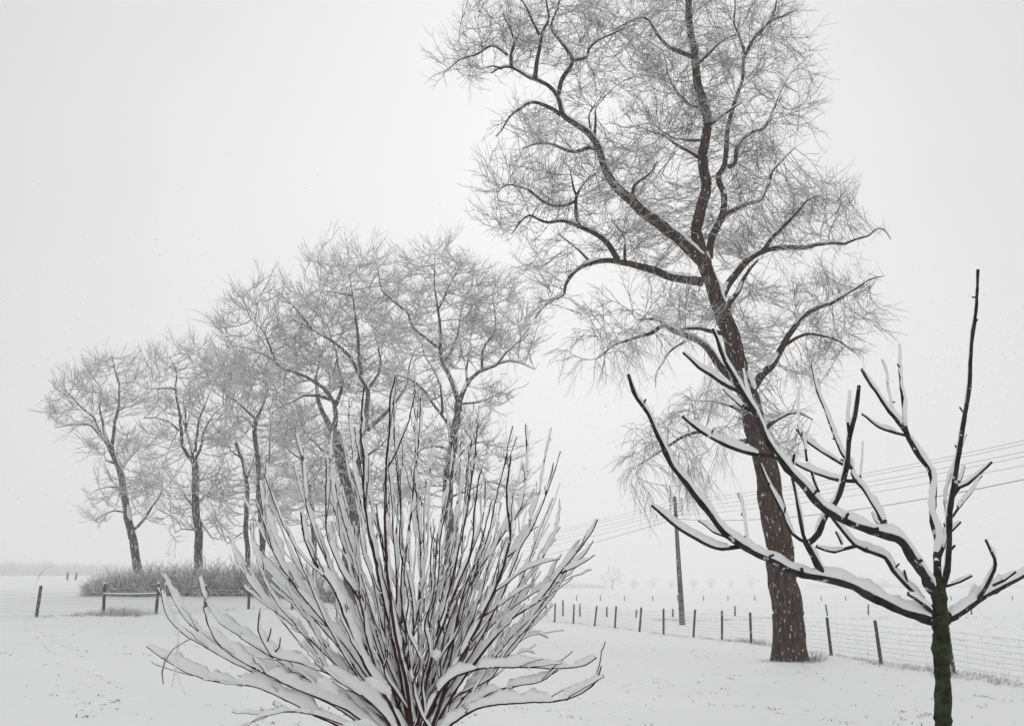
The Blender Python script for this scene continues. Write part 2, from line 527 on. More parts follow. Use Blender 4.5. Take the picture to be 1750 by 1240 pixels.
def build_tree(name, label, cat, Y, limbs, blobs, seed, n_att, D, di, dk, iters=60, bark=None, twigmat=None, snowmat=None,
               r_tip=.006, expo=.4, rmax=.07, tw=(2, .3, .7, .005, .008), sub=2, group=None, depth=.8, droop=.05, cover=.05, K=10, spread=1.0, step=.25, thin=.72, ridges=0.0, gaps=-.12):
    g = np.random.default_rng(seed)
    L = traced_limbs(Y, limbs, step, seed, jit=.045, spread=spread, thin=thin)
    base = L[0][0][0].copy()
    gz = float(H(base[0], base[1]))
    L[0][0][0][2] = min(L[0][0][0][2], gz - .15)
    root = thing(name, label, cat, (base[0], base[1], gz), group)
    tb = Tubes(); sc = Tubes()
    for i, (p, r) in enumerate(L):
        tb.add(np.vstack([p, p[-1] + (p[-1] - p[-2]) * .2]), np.append(r, .001))
        if cover: sc.add(p[(1 if i else 3):], r[(1 if i else 3):], cover * (.6 + r[(1 if i else 3):] * 3))
    tb.round('trunk', bark or M_bark, root, K=K, rough=.1, seed=seed, ridges=ridges, foot=gz if ridges else None)
    if cover: sc.snow_cover('snow_cover', M_snow, root, K=8, seed=seed, freq=2.2, thr=-.2)
    att = blob_points(blobs, Y, n_att, g, depth, gaps)
    pos, par, br, nb = colonise(L, att, D, di, dk, iters, g)
    chains, rad, w = make_chains(pos, par, nb, r_tip, expo, rmax)
    bt = Tubes()
    smo = pos.copy()
    for ch in chains:                       # soften kinks
        q = pos[ch]
        if len(q) > 2:
            for _ in range(3):
                q2 = q.copy(); q2[1:-1] = .5 * q[1:-1] + .25 * (q[:-2] + q[2:]); q = q2
            smo[ch[1:-1]] = q2[1:-1]
    for ch in chains:
        q = smo[ch].copy()
        rr = rad[ch].copy(); rr[0] = rr[1] if len(rr) > 1 else rr[0]
        bt.add(q, rr, np.minimum(tw[4] * 1.0 + rr * .45, .05))
    bt.snowy('branches', twigmat or M_twig, snowmat or M_snowfar, root, hexa=True)
    new = np.arange(nb, len(pos))
    dirs = unit(smo[new] - smo[par[new]])
    tt = Tubes()
    P, R, S, d = twigs_on(smo[new], dirs, g, tw[0], tw[1], tw[2], tw[3], tw[4], droop, spread=.62)
    tt.add_block(P, R, S)
    tips = np.array([ch[-1] for ch in chains])
    td = unit(smo[tips] - smo[par[tips]])
    Pt, Rt, St, dt = twigs_on(smo[tips], td, g, 3, tw[1] * 1.3, tw[2] * 1.7, tw[3] * 1.15, tw[4], droop, segs=5, spread=.55)
    tt.add_block(Pt, Rt, St)
    for j in (1, 2, 3):
        P2, R2, S2, _ = twigs_on(Pt[:, j], dt, g, 1, tw[1] * .5, tw[2] * .8, tw[3] * .75, tw[4] * .85, droop, segs=3, spread=.9)
        tt.add_block(P2, R2, S2)
    for k in range(sub):
        j = 1 if k % 2 == 0 else 2
        P2, R2, S2, _ = twigs_on(P[:, j], d, g, 1, tw[1] * .35, tw[2] * .6, tw[3] * .75, tw[4] * .85, droop, segs=3, spread=.75)
        tt.add_block(P2, R2, S2)
    # short sprouts straight off the limbs
    lp = np.vstack([p[len(p) // 3:] for p, r in L[1:]]) if len(L) > 1 else L[0][0]
    ld = unit(g.normal(0, 1, lp.shape) + np.array([0, 0, .4]))
    P3, R3, S3, d3 = twigs_on(lp, ld, g, 1, tw[1], tw[2], tw[3], tw[4], droop)
    tt.add_block(P3, R3, S3)
    tt.snowy('twigs', twigmat or M_twig, snowmat or M_snowfar, root)
    return root

#@@GROUND
def build_ground():
    ys = np.concatenate([np.arange(-60, 4, 8), np.arange(4, 40, .35), np.geomspace(40, 3000, 150)])
    us = np.concatenate([np.linspace(-9, -1.0, 14)[:-1], np.linspace(-1.0, 1.0, 181), np.linspace(1.0, 9, 14)[1:]])
    YY, UU = np.meshgrid(ys, us, indexing='ij')
    XX = UU * np.maximum(YY, 0) * .75 + UU * 25
    g = np.random.default_rng(5)
    Z = H(XX, YY)
    near = np.clip(1.2 - YY / 60, 0, 1) * (YY > 4)
    Z = Z + near * (.012 * np.sin(XX * 3.1 + YY * 1.3) * np.sin(YY * 2.7 - XX) + .006 * g.normal(0, 1, Z.shape))
    n, m = YY.shape
    V = np.stack([XX, YY, Z], 2).reshape(-1, 3)
    i = np.arange(n - 1)[:, None] * m + np.arange(m - 1)[None]
    Q = np.stack([i, i + 1, i + m + 1, i + m], 2).reshape(-1, 4)
    o = mesh_obj('snowy_ground', V, Q, M_ground)
    tag(o, kind='structure')
build_ground()

#@@BIGTREE
BIG = [
 ([(1350,1131),(1350,1124),(1349,1112),(1348,1095),(1345,1060),(1341,1000),(1333,930),(1320,870),(1306,800),(1298,750),(1286,700),(1272,650),(1256,606),(1240,555),(1222,500),(1206,450)], 29, 12.5, 0),
 ([(1206,452),(1193,400),(1197,355),(1207,316),(1199,284),(1201,252),(1212,213),(1203,181),(1194,148),(1186,106),(1180,48),(1177,0),(1174,-60),(1180,-140)], 13, 9, .3),
 ([(1200,446),(1170,415),(1135,390),(1087,352),(1048,316),(1035,277),(1019,242),(984,210),(960,194),(951,165),(926,142),(906,134),(890,124),(874,116),(858,118),(842,127)], 14, 3, -1.5),
 ([(955,160),(961,135),(977,106),(957,75),(939,45),(955,13),(970,-40)], 5, 2, .6),
 ([(981,103),(1003,97),(1013,77),(1048,55),(1075,42)], 3.5, 2, .5),
 ([(1183,97),(1150,80),(1129,64),(1105,37),(1085,36),(1055,52)], 5, 2, -.8),
 ([(914,136),(919,103),(924,58),(936,30),(930,-10)], 5, 2.5, -.5),
 ([(922,60),(903,26),(880,-10)], 3, 2, -.3),
 ([(874,116),(872,93),(877,64),(860,20)], 4, 2, .5),
 ([(868,94),(842,80),(815,95),(785,104),(757,127)], 3, 1.6, -.6),
 ([(858,118),(842,113),(826,118)], 2.5, 1.5, -.3),
 ([(958,196),(939,184),(913,176),(887,190),(864,206),(845,229)], 4.5, 2, -.7),
 ([(1022,256),(1006,252),(980,258),(952,250),(919,248),(894,258)], 5, 2, .7),
 ([(1081,338),(1084,316),(1106,294),(1119,274)], 4, 2, -.5),
 ([(1016,230),(1019,194),(1029,180)], 3.5, 1.6, .4),
 ([(1012,238),(1006,195),(1014,170)], 2.5, 1.5, -.4),
 ([(1200,482),(1166,477),(1137,471),(1098,458),(1066,447),(1040,441),(1014,448),(989,461),(969,487),(963,506),(937,522),(914,545)], 10, 2.2, -1.6),
 ([(1056,444),(1037,413),(1018,397),(995,390),(969,382),(943,385),(924,377),(905,369),(889,377),(873,400)], 6.5, 2, -.9),
 ([(989,388),(985,358),(989,332),(1005,310),(1019,297)], 5, 2, .6),
 ([(986,336),(978,318),(973,290)], 3, 1.6, -.3),
 ([(984,343),(960,350),(931,345),(902,326),(873,319),(850,330)], 4, 1.8, -.7),
 ([(1008,447),(982,419),(956,403)], 3, 1.6, -.4),
 ([(1068,445),(1063,400),(1045,370)], 3.5, 1.8, .5),
 ([(1262,655),(1234,627),(1217,606),(1201,591),(1180,581),(1154,568),(1131,555),(1105,568),(1073,579),(1050,590),(1020,615)], 9, 2, -1.4),
 ([(1245,572),(1198,563),(1169,563),(1150,568),(1136,548),(1118,542),(1090,545)], 5, 2.5, -1.2),
 ([(1171,583),(1146,600),(1134,615),(1119,638),(1117,660)], 2.4, 1.2, -.4),
 ([(1212,440),(1215,406),(1232,371),(1235,332),(1232,300),(1242,277),(1242,232),(1252,181),(1258,158),(1271,129),(1273,90),(1265,58),(1255,35),(1250,-20)], 8, 2.4, 1.3),
 ([(1245,285),(1258,277),(1261,248),(1284,229),(1303,222),(1315,195),(1332,165)], 5, 2, .8),
 ([(1271,100),(1294,58),(1316,35),(1345,25),(1365,15)], 4, 1.8, .6),
 ([(1297,60),(1320,20),(1325,-20)], 3, 1.8, .4),
 ([(1240,365),(1270,350),(1297,339),(1313,316),(1332,284),(1355,255)], 4.5, 1.8, .9),
 ([(1190,112),(1230,75),(1260,60)], 3.5, 1.8, -.6),
 ([(1213,213),(1240,195),(1265,180)], 4, 2, -.6),
 ([(1196,270),(1165,250),(1120,228),(1090,222)], 4, 1.8, .9),
 ([(1195,240),(1160,235),(1130,222)], 3, 1.8, -.9),
 ([(1204,186),(1170,175),(1140,130),(1135,85)], 3.5, 1.8, .7),
 ([(1229,522),(1245,485),(1265,461),(1281,442),(1300,429),(1323,423),(1352,426),(1377,426),(1397,419),(1423,413),(1445,415),(1465,408),(1484,402),(1494,390),(1506,390),(1519,408)], 9, 1.2, 1.2),
 ([(1306,427),(1323,400),(1345,377),(1374,348),(1400,335)], 5, 1.8, -.9),
 ([(1235,540),(1261,494),(1274,471),(1294,440)], 7, 4, 1.0),
 ([(1287,662),(1305,640),(1323,623),(1335,594),(1352,565),(1368,539),(1390,526),(1423,519),(1455,500),(1487,481),(1512,471)], 9, 1.6, 1.0),
 ([(1337,592),(1368,577),(1390,571),(1430,578),(1460,600)], 4, 1.6, -.7),
 ([(1292,752),(1262,755),(1235,750),(1205,735),(1165,748),(1120,780),(1090,800)], 6, 2, -.9),
 ([(1288,725),(1260,700),(1225,690),(1190,690)], 4, 2, .9),
 ([(1300,740),(1330,715),(1360,705),(1385,720)], 5, 2, .9),
]
BIGBL = [(850,60,85,70,-1.5),(790,115,45,25,-1.8),(950,40,90,80,-1),(1080,40,100,80),(1190,30,110,90),(1310,60,65,75,1),(1140,130,90,70,-.5),(1250,110,80,80,.5),
 (1330,185,60,60,1),(1180,200,90,70),(930,215,75,40,-1.3),(1000,290,70,50,-1),(890,310,75,45,-1.2),(870,365,50,45,-1.2),(950,345,75,55,-1),(1110,240,75,55,.3),(1090,310,80,50,.8),
 (1280,230,85,70,1),(1260,310,90,70,1),(1350,330,80,45,1),(1390,360,80,50,1),(1420,390,55,35,1),(1130,400,90,70,.6),(1250,400,75,70,.5),(1310,400,80,45,.8),
 (1060,400,60,45,-.8),(950,450,45,55,-1.2),(945,520,35,40,-1.5),(1110,540,75,45,-1.2),(1060,560,65,45,-1.3),(1020,590,50,42,-1.4),(1180,530,60,55,-.5),(1270,530,60,60,.8),
 (1290,600,55,50,.6),(1380,545,85,55,.9),(1440,500,65,38,1),(1440,560,60,50,.8),(1380,610,70,40,.5),(1225,650,50,38,-.6),(1200,700,55,35,-.6),(1160,750,80,40,-.8),(1115,795,48,42,-.9),
 (1195,790,60,30,-.7),(1320,700,60,45,.7),(1350,740,45,40,.7),(1395,320,55,30,1),(1010,130,50,70,-1),(1370,100,20,40,1)]
_zd = at(1100, 520, 24.0)[2]
def big_droop(P):
    t = np.clip((_zd - P[:, 2]) / 1.5, 0, 1)
    left = np.clip((at(1290, 640, 24.0)[0] - P[:, 0]) / 1.0, .25, 1)
    return .1 - .62 * t * left
T_BIG = build_tree('willow_tree', 'tall dark rough barked leaning tree by the wire fence, snow on its bare limbs', 'tree', 24.0, BIG, BIGBL, 11, 11500, .17, 2.4, .23, iters=110, thin=.8,
           bark=M_barkbig, r_tip=.005, expo=.55, rmax=.065, tw=(1, .28, .62, .0046, .0085), sub=2, cover=.055, K=54, droop=big_droop, step=.1, ridges=.011, gaps=.0)

#@@GROVE
def grove_tree(label, Y, limbs, blobs, seed, n, name='field_tree', tw=(1, .4, 1.0, .008, .026), **k):
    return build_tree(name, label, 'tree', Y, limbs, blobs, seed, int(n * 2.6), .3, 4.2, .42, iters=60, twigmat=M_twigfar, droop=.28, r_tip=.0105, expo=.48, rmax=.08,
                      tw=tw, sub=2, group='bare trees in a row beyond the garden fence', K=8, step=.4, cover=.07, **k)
grove_tree('slender bare tree standing leftmost in the row, trunk leaning left', 56,
 [([(236,1010),(233,960),(226,915),(220,885),(213,855),(207,815),(198,785),(189,765)], 8.5, 5.5, 0),
  ([(189,766),(172,742),(156,727),(126,726),(95,731)], 4, 1.3, -1.5), ([(176,748),(160,715),(135,690),(112,668),(98,655)], 3, 1.2, 1.2),
  ([(187,762),(176,725),(169,695),(172,660)], 4, 1.6, 1), ([(190,765),(197,722),(203,700),(205,655),(196,635),(190,610)], 4.5, 1.5, -1),
  ([(224,908),(248,888),(262,865),(276,835),(270,800)], 3.6, 1.4, -1), ([(200,792),(182,786),(178,765)], 2.6, 1.3, .8), ([(210,835),(190,830),(160,840)], 2, 1, 1),
  ([(216,875),(195,872),(160,890)], 2.4, 1, -1), ([(205,810),(225,780),(240,760)], 2.4, 1, 1)],
 [(195,640,42,38),(155,660,32,26),(115,675,34,28),(105,715,36,22),(155,705,42,26),(210,690,36,48),(170,690,40,35),(180,845,38,28),(165,882,28,16),(220,775,36,36),(245,835,34,34),(240,875,25,18),(195,760,40,25)], 21, 1000)
grove_tree('slender bare tree second from the left, one dark twig drooping low right', 54,
 [([(345,1012),(340,960),(338,910),(335,870),(334,820),(331,788)], 8.5, 6, 0),
  ([(331,790),(313,762),(310,738),(304,700),(301,660),(303,635),(290,612)], 5, 1.5, -1.2), ([(330,785),(325,752),(316,728),(310,712)], 4, 1.6, 1), ([(318,735),(318,700),(312,680),(316,662)], 3, 1.3, 1.2),
  ([(333,785),(346,760),(351,733),(368,702),(381,692)], 4, 1.4, .9), ([(334,772),(336,735),(350,694),(360,668)], 3.6, 1.4, -1),
  ([(305,735),(286,718),(265,712),(245,715)], 2.6, 1.2, -1), ([(302,665),(280,662),(247,664)], 2.6, 1, .9), ([(340,888),(352,905),(362,917),(373,919)], 3, 1.6, -.7),
  ([(334,868),(318,850),(312,835)], 2.4, 1, -.8), ([(336,860),(350,845),(368,838)], 2.2, 1, .8), ([(335,905),(310,905),(300,912)], 2, 1, .7)],
 [(295,615,42,28),(262,640,26,30),(345,640,42,34),(330,610,30,25),(262,700,30,20),(375,660,24,40),(335,690,44,40),(290,750,36,30),(355,750,30,40),(305,840,38,34),(355,830,30,40),(310,895,28,18),(350,890,22,22),(275,790,22,26)], 22, 1150)
grove_tree('thin bare tree with straight trunk, third from the left at the hedge', 58,
 [([(425,1014),(423,950),(421,900),(421,820),(414,785),(402,755)], 5.5, 3, 0), ([(421,822),(432,790),(440,760)], 3, 1.4, .8), ([(412,782),(395,770),(385,745)], 2.2, 1, -.8), ([(422,905),(405,915),(388,930)], 2, 1, -.7)],
 [(395,750,32,40),(420,780,34,34),(400,850,34,44),(440,860,26,50),(388,905,18,30),(385,650,28,40),(400,690,28,30)], 23, 650)
grove_tree('thin bare tree forking at mid height, fourth from the left beside the big grove', 57,
 [([(452,1014),(448,940),(444,850),(441,800),(437,750),(437,716)], 6, 4, 0), ([(437,716),(420,700),(400,683),(385,678)], 3.4, 1.4, -1), ([(438,714),(452,690),(458,668),(452,640)], 3.6, 1.4, .8), ([(444,830),(460,780),(463,740),(462,708)], 3.6, 1.6, 1.1), ([(436,735),(415,712),(385,712)], 2.4, 1.2, .7)],
 [(405,640,42,44),(450,650,45,50),(470,730,34,48),(430,740,34,36),(455,820,34,44),(480,800,24,30),(415,690,30,26)], 24, 850)
grove_tree('broad bare tree with the thickest forked trunk, left of the grove centre behind the shrub', 50,
 [([(602,1020),(601,960),(600,900),(597,840),(585,785),(570,740)], 17, 11, 0), ([(570,742),(552,705),(546,685),(540,650),(545,610)], 8, 2, 1.2), ([(570,735),(574,705),(570,684),(545,676),(520,677),(500,688),(478,696)], 7, 1.8, -1.6),
  ([(572,690),(552,662),(522,645),(490,632),(460,610),(430,596),(408,592)], 5, 1.6, 1.0), ([(574,692),(585,655),(579,622),(573,598),(560,560)], 5, 1.8, .8),
  ([(600,850),(612,790),(622,740),(628,700),(625,662),(612,638),(600,608),(588,596),(560,580),(530,562),(500,545)], 10, 2, -1.4), ([(618,640),(613,600),(609,560),(604,510),(598,470)], 5, 1.6, -1),
  ([(603,505),(575,500),(548,502)], 2.6, 1.2, .8), ([(628,735),(656,706),(680,680),(697,655),(700,632),(708,600)], 6, 1.8, .8), ([(626,668),(645,640),(650,600),(640,570)], 4.5, 1.6, 1), ([(532,562),(500,520),(480,500)], 3, 1.2, -.8), ([(470,615),(450,570),(430,545)], 3, 1.2, .8),
  ([(585,785),(550,770),(520,740)], 4, 1.4, -.8), ([(612,790),(650,760),(665,745)], 4, 1.4, -.7)],
 [(435,515,42,26),(410,560,40,34),(400,600,32,30),(490,520,48,36),(470,580,55,50),(560,465,45,36),(605,455,42,30),(540,530,50,50),(600,520,52,52),(520,600,60,50),(455,640,60,36),(560,600,55,55),(640,560,46,50),(600,640,60,45),
  (520,660,55,36),(515,735,45,50),(560,770,44,50),(635,740,46,48),(600,840,50,50),(540,830,40,40),(640,640,50,40),(660,820,36,40),(640,505,40,40)], 25, 3300, depth=.9)
grove_tree('broad bare tree at the right end of the row behind the shrub', 47,
 [([(772,1025),(770,960),(769,915),(766,865),(768,800),(774,750),(781,715),(785,686)], 13, 7.5, 0), ([(784,688),(772,654),(758,620),(754,592),(751,550),(744,513),(744,469),(744,435)], 6.5, 1.5, -1.1),
  ([(786,686),(796,660),(820,637),(847,623),(864,602),(892,578),(905,565)], 6, 1.5, .9), ([(847,623),(871,616),(898,623),(915,632)], 2.8, 1.2, -.9), ([(798,660),(799,620),(803,580)], 3.6, 1.5, 1.1),
  ([(773,752),(766,724),(752,703),(727,671),(696,647),(658,635)], 4.6, 1.4, -1.2), ([(756,706),(754,660),(737,630),(724,606),(722,590)], 3.6, 1.4, .9), ([(756,600),(735,584),(724,576),(703,558),(698,534),(672,513),(655,500),(641,448)], 4, 1.4, -.8),
  ([(788,690),(830,684),(857,672),(875,680)], 2.8, 1.2, .8), ([(824,635),(826,599),(845,560),(842,506)], 3.6, 1.3, -.8), ([(748,530),(770,490),(780,460)], 3, 1.2, .8), ([(758,620),(780,580),(790,530),(800,500)], 3.4, 1.3, 1.2),
  ([(772,770),(740,760),(715,770)], 3, 1.3, -.8), ([(770,800),(800,765),(840,750)], 3.2, 1.3, .8), ([(767,850),(795,840),(830,825)], 2.8, 1.2, -.7)],
 [(745,455,52,36),(650,460,30,32),(690,500,44,36),(720,520,44,40),(790,500,50,48),(835,505,45,36),(860,560,52,42),(892,600,34,28),(800,570,50,45),(700,580,45,42),(750,600,45,45),(835,600,48,34),(840,678,36,22),(740,670,40,36),(690,650,30,28),
  (800,740,50,34),(845,760,36,36),(735,770,42,44),(780,800,50,44),(830,830,40,26),(715,840,34,34),(870,840,20,24)], 26, 3000, depth=.9)
grove_tree('small bare tree behind the shrub, between the thin trees and the grove', 60,
 [([(537,1018),(537,960),(536,900),(530,850),(520,800),(506,745)], 5.5, 2.5, 0), ([(528,840),(545,800),(555,770)], 2.8, 1.2, .8), ([(516,785),(495,770),(480,760)], 2.4, 1.2, -.8)],
 [(500,750,36,36),(480,800,30,34),(530,820,38,40),(550,880,34,44),(500,870,30,36),(500,700,34,30)], 27, 600)

#@@SHRUB
def stem_thing(limbs, Y, step, seed, jit):
    return traced_limbs(Y, limbs, step, seed, jit)

SH = 6.0
def shrub():
    g = np.random.default_rng(31)
    B = (706, 1300)
    base = at(B[0], B[1], SH)
    gz = float(H(base[0], SH))
    root = thing('snowy_shrub', 'large many stemmed shrub in the foreground, its bare stems fanning out under thick snow', 'shrub', (base[0], SH, gz))
    S_ = []   # (pts tip..base, r_tip, r_base, snow px, depth of tip)
    def st(p, dy, sn=22, rt=1.6, rb=4.2): S_.append((p, dy, sn, rt, rb))
    st([(252,1105),(297,1135),(355,1161),(423,1173),(466,1187),(530,1218),(620,1258)], -.25, 36)
    st([(275,1008),(283,1046),(295,1064),(326,1090),(400,1130),(480,1165),(570,1205),(650,1262)], -.1, 34)
    st([(278,982),(305,1039),(328,1069),(385,1108),(470,1150),(560,1195),(650,1255)], .15, 32)
    st([(340,985),(352,1025),(375,1062),(386,1071),(420,1092),(470,1125),(540,1165),(620,1215),(670,1265)], .3, 34)
    st([(348,1039),(359,1077),(390,1114),(439,1144),(472,1159),(520,1182),(600,1218),(670,1270)], -.35, 36)
    st([(411,1089),(462,1120),(497,1143),(520,1155),(590,1190),(670,1262)], -.2, 30)
    st([(443,1048),(441,1075),(458,1112),(473,1122),(520,1135),(560,1150),(591,1168),(640,1205),(682,1262)], -.5, 34)
    st([(394,911),(400,946),(422,988),(464,1035),(520,1085),(565,1128),(625,1190),(680,1262)], .4, 26)
    st([(428,895),(431,926),(446,963),(465,979),(500,1018),(545,1062),(600,1130),(680,1250)], .2, 26)
    st([(457,779),(454,847),(460,886),(480,940),(520,1020),(575,1100),(640,1185),(690,1262)], .5, 22)
    st([(443,820),(446,860),(451,895),(458,926),(490,985),(545,1055),(600,1120),(680,1240)], -.1, 22)
    st([(519,768),(519,814),(523,861),(534,908),(560,965),(590,1030),(625,1105),(665,1190),(698,1270)], .1, 18)
    st([(514,876),(521,920),(541,965),(568,1003),(586,1048),(605,1097),(630,1145),(665,1200),(696,1268)], -.5, 30, 2, 5.5)
    st([(567,735),(566,785),(571,845),(583,900),(602,960),(625,1040),(655,1130),(690,1240)], .4, 18)
    st([(557,785),(556,840),(556,880),(560,920),(581,971),(599,1003),(617,1035),(625,1081),(650,1160),(692,1262)], -.3, 20)
    st([(573,828),(583,880),(595,919),(604,953),(614,1000),(630,1060),(655,1140),(690,1240)], 0, 16)
    st([(597,681),(596,717),(602,766),(606,810),(615,849),(630,920),(650,1010),(672,1110),(698,1240)], .3, 16)
    st([(622,663),(616,733),(622,775),(622,833),(631,903),(641,942),(651,1000),(668,1080),(685,1160),(702,1260)], -.4, 18, 2, 5.5)
    st([(675,645),(667,682),(665,744),(661,799),(661,872),(663,950),(668,1010),(680,1097),(690,1145),(698,1193),(704,1260)], -.65, 15, 2, 6)
    st([(710,669),(699,717),(688,745),(676,775),(663,798)], -.6, 12, 1.3, 2.4)
    st([(696,735),(688,795),(685,833),(680,880),(678,950),(682,1040),(695,1150),(706,1250)], .2, 14)
    st([(719,680),(718,737),(713,783),(708,828),(701,880),(695,940),(690,1000),(692,1100),(704,1230)], -.1, 15, 1.8, 4.6)
    st([(773,748),(771,790),(764,840),(752,900),(742,960),(730,1040),(718,1130),(708,1240)], .4, 16)
    st([(788,756),(783,785),(775,820),(761,858),(750,910),(738,980),(728,1060),(716,1150),(708,1250)], .1, 16)
    st([(817,725),(811,779),(806,810),(801,843),(795,879),(789,905),(779,956),(770,1006),(750,1075),(728,1160),(711,1250)], -.3, 16, 1.6, 4.6)
    st([(823,802),(817,823),(815,850),(811,878),(808,917),(799,956),(789,979),(771,1025),(758,1060),(735,1125),(712,1240)], -.5, 18, 1.6, 5)
    st([(898,726),(901,781),(896,827),(887,868),(862,905),(835,945),(811,983),(797,1020),(770,1080),(742,1160),(714,1258)], .1, 20, 1.8, 4.8)
    st([(942,733),(932,781),(924,835),(906,897),(893,925),(872,955),(850,1000),(815,1050),(775,1120),(720,1250)], .35, 20, 1.8, 4.6)
    st([(873,781),(866,845),(874,904),(871,927),(861,960),(855,977),(841,1014),(824,1051),(800,1095),(768,1160),(752,1200),(730,1262)], -.6, 22, 2, 6)
    st([(956,854),(956,879),(948,913),(928,950),(915,977),(901,1008),(868,1058),(825,1115),(770,1190),(728,1260)], .4, 20)
    st([(1021,888),(1008,913),(973,960),(957,979),(928,1018),(915,1031),(876,1057),(851,1082),(810,1130),(762,1205),(725,1275)], -.2, 22, 1.8, 5)
    st([(1013,925),(1000,945),(975,967),(959,980)], -.2, 10, 1.2, 2)
    st([(1015,949),(992,964),(961,978)], -.35, 14, 1.2, 2.2)
    st([(963,979),(930,1022),(911,1051),(895,1068),(870,1095),(835,1140),(780,1208),(735,1268)], .1, 22)
    st([(1018,1124),(1000,1136),(985,1140),(963,1141),(905,1140),(840,1140),(808,1145),(769,1161),(740,1200),(718,1260)], -.5, 30, 1.8, 4.6)
    st([(1027,1140),(1018,1163),(992,1185),(937,1200),(856,1206),(824,1209),(798,1219),(760,1245),(730,1280)], -.7, 34, 1.8, 4.6)
    st([(950,1145),(924,1163),(882,1171),(830,1188),(775,1225),(732,1275)], -.4, 24, 1.6, 3.6)
    st([(934,1088),(921,1082),(898,1088),(866,1114),(820,1160),(770,1215),(726,1270)], .5, 14, 1.3, 3)
    st([(912,1115),(895,1112),(865,1128),(825,1160),(775,1210)], .6, 12, 1.2, 2.6)
    st([(418,1243),(441,1225),(471,1218),(500,1214),(560,1228),(640,1270)], -.6, 14, 1.4, 3.2)
    st([(960,990),(930,1005),(890,1030),(850,1062),(800,1110)], .2, 20, 1.3, 3)
    st([(905,1000),(880,1015),(852,1035),(826,1052)], -.3, 16, 1.2, 2.2)
    st([(955,955),(920,965),(890,978),(862,1000),(845,1012)], -.3, 14, 1.2, 2.2)
    st([(918,900),(905,910),(890,932),(868,952)], 0, 12, 1.2, 2)
    st([(463,1075),(459,1090),(455,1104)], -.5, 10, 1.5, 2.4)
    st([(479,1091),(477,1106),(468,1116)], -.5, 10, 1.5, 2.4)
    for px, py, t in ((372,1000,0),): pass
    # unseen order, seen mass: the shrub's inner and rear stems
    env = [(-82,430),(-70,470),(-60,500),(-50,500),(-40,520),(-30,560),(-20,590),(-10,630),(0,640),(10,600),(20,575),(30,560),(40,520),(50,440),(62,380),(78,330)]
    ea, er = np.array([e[0] for e in env]), np.array([e[1] for e in env])
    for k in range(78):
        a = g.triangular(-58, 0, 56)
        L = np.interp(a, ea, er) * g.uniform(.5, .97)
        aa = math.radians(a)
        bend = g.uniform(.12, .4) * (1 if a < 0 else -1) * min(1, abs(a) / 25) + g.normal(0, .05)
        pts = []
        for t in np.linspace(1, 0, 8):
            ang = aa * (1.18 - .3 * t)
            x = B[0] + 12 * g.normal() * (1 - t) + math.sin(ang) * L * t + g.normal(0, 2.2) * t
            y = 1270 - math.cos(ang) * L * t * (1 + .0 * t) + g.normal(0, 2)
            pts.append((x, y))
        st(pts, g.uniform(-.5, 1.1), g.uniform(6, 13), g.uniform(1.0, 1.5), g.uniform(2.6, 4.4))
    tb, sc = Tubes(), Tubes()
    tw = Tubes(); ts = sc
    for n_, (pts, dy, sn, rt, rb) in enumerate(S_):
        pts = pts[::-1]
        k = len(pts)
        ds = np.concatenate([[0], np.cumsum([math.dist(pts[i], pts[i + 1]) for i in range(k - 1)])])
        full = ds[-1]
        branchlet = full < 90 or pts[0][1] < 1120
        if not branchlet:
            b0 = (B[0] + g.normal(0, 14), 1318 + g.uniform(-8, 8))
            pts = [b0] + pts
            ds = np.concatenate([[0], math.dist(b0, pts[1]) + ds]); full = ds[-1]
        ds = ds / full
        arr = []
        for (x, y), t in zip(pts, ds):
            tt_ = t if not branchlet else .8 + .2 * t
            yy = SH + dy * tt_ * 1.0 + (g.normal(0, .04) if t == 0 and not branchlet else 0)
            p = at(x, y, yy)
            m = mpp(y, yy)
            fade = 1 if t < .85 else 1 - (t - .85) / .15 * .55
            arr.append([*p, .72 * (rb + (rt - rb) * t ** .8) * m, .45 * (sn + 3) * m * (.55 + .45 * min(1, t * 3)) * fade])
        s = spline(arr, .03)
        q = s[:, :3].copy()
        nn = len(q)
        jn = np.cumsum(g.normal(0, .0016, (nn, 3)), axis=0)
        jn -= np.linspace(0, 1, nn)[:, None] * jn[-1]
        q += jn
        kn = 1 + .22 * (np.arange(nn) % g.integers(3, 6) == 0)       # buds and nodes
        r = np.maximum(s[:, 3], .0026)
        tb.add(np.vstack([q, q[-1] + (q[-1] - q[-2]) * .3]), np.append(r * kn * .92, .001))
        c0 = max(2, int(nn * .12)) if not branchlet else 1
        sc.add(q[c0:], r[c0:] * 1.0, np.maximum(s[c0:, 4], .004))
        # side twigs
        if nn > 16:
            for j in range(g.integers(6, 13) if n_ < 46 else g.integers(3, 8)):
                i = int(g.uniform(.35, .96) * nn)
                d = unit(q[min(i + 2, nn - 1)] - q[i - 2])
                sd = unit(np.cross(d, g.normal(0, 1, 3)))
                dd = unit(d * 1.0 + sd * g.uniform(.35, .7) + np.array([0, 0, .25]))
                Lt = g.choice([g.uniform(.03, .09), g.uniform(.1, .32)])
                t = np.linspace(0, 1, 9)[:, None]
                pp = q[i] + dd * Lt * t + (d - dd + np.array([0, 0, .2])) * Lt * .35 * t ** 2 + g.normal(0, .0025, (9, 3))
                rr = np.maximum(r[i] * .62 * (1 - .5 * t[:, 0]), .0026)
                tw.add(pp, rr); ts.add(pp[1:], rr[1:], g.uniform(.003, .02))
    tb.round('stems', M_shrub, root, K=7)
    sc.snow_cover('snow_cover', M_snow, root, K=9, seed=4, freq=17, thr=-.84, amp=.42, steep=.55, gap=.3, crumb=.08)
    tw.round('twigs', M_shrub, root, K=5)
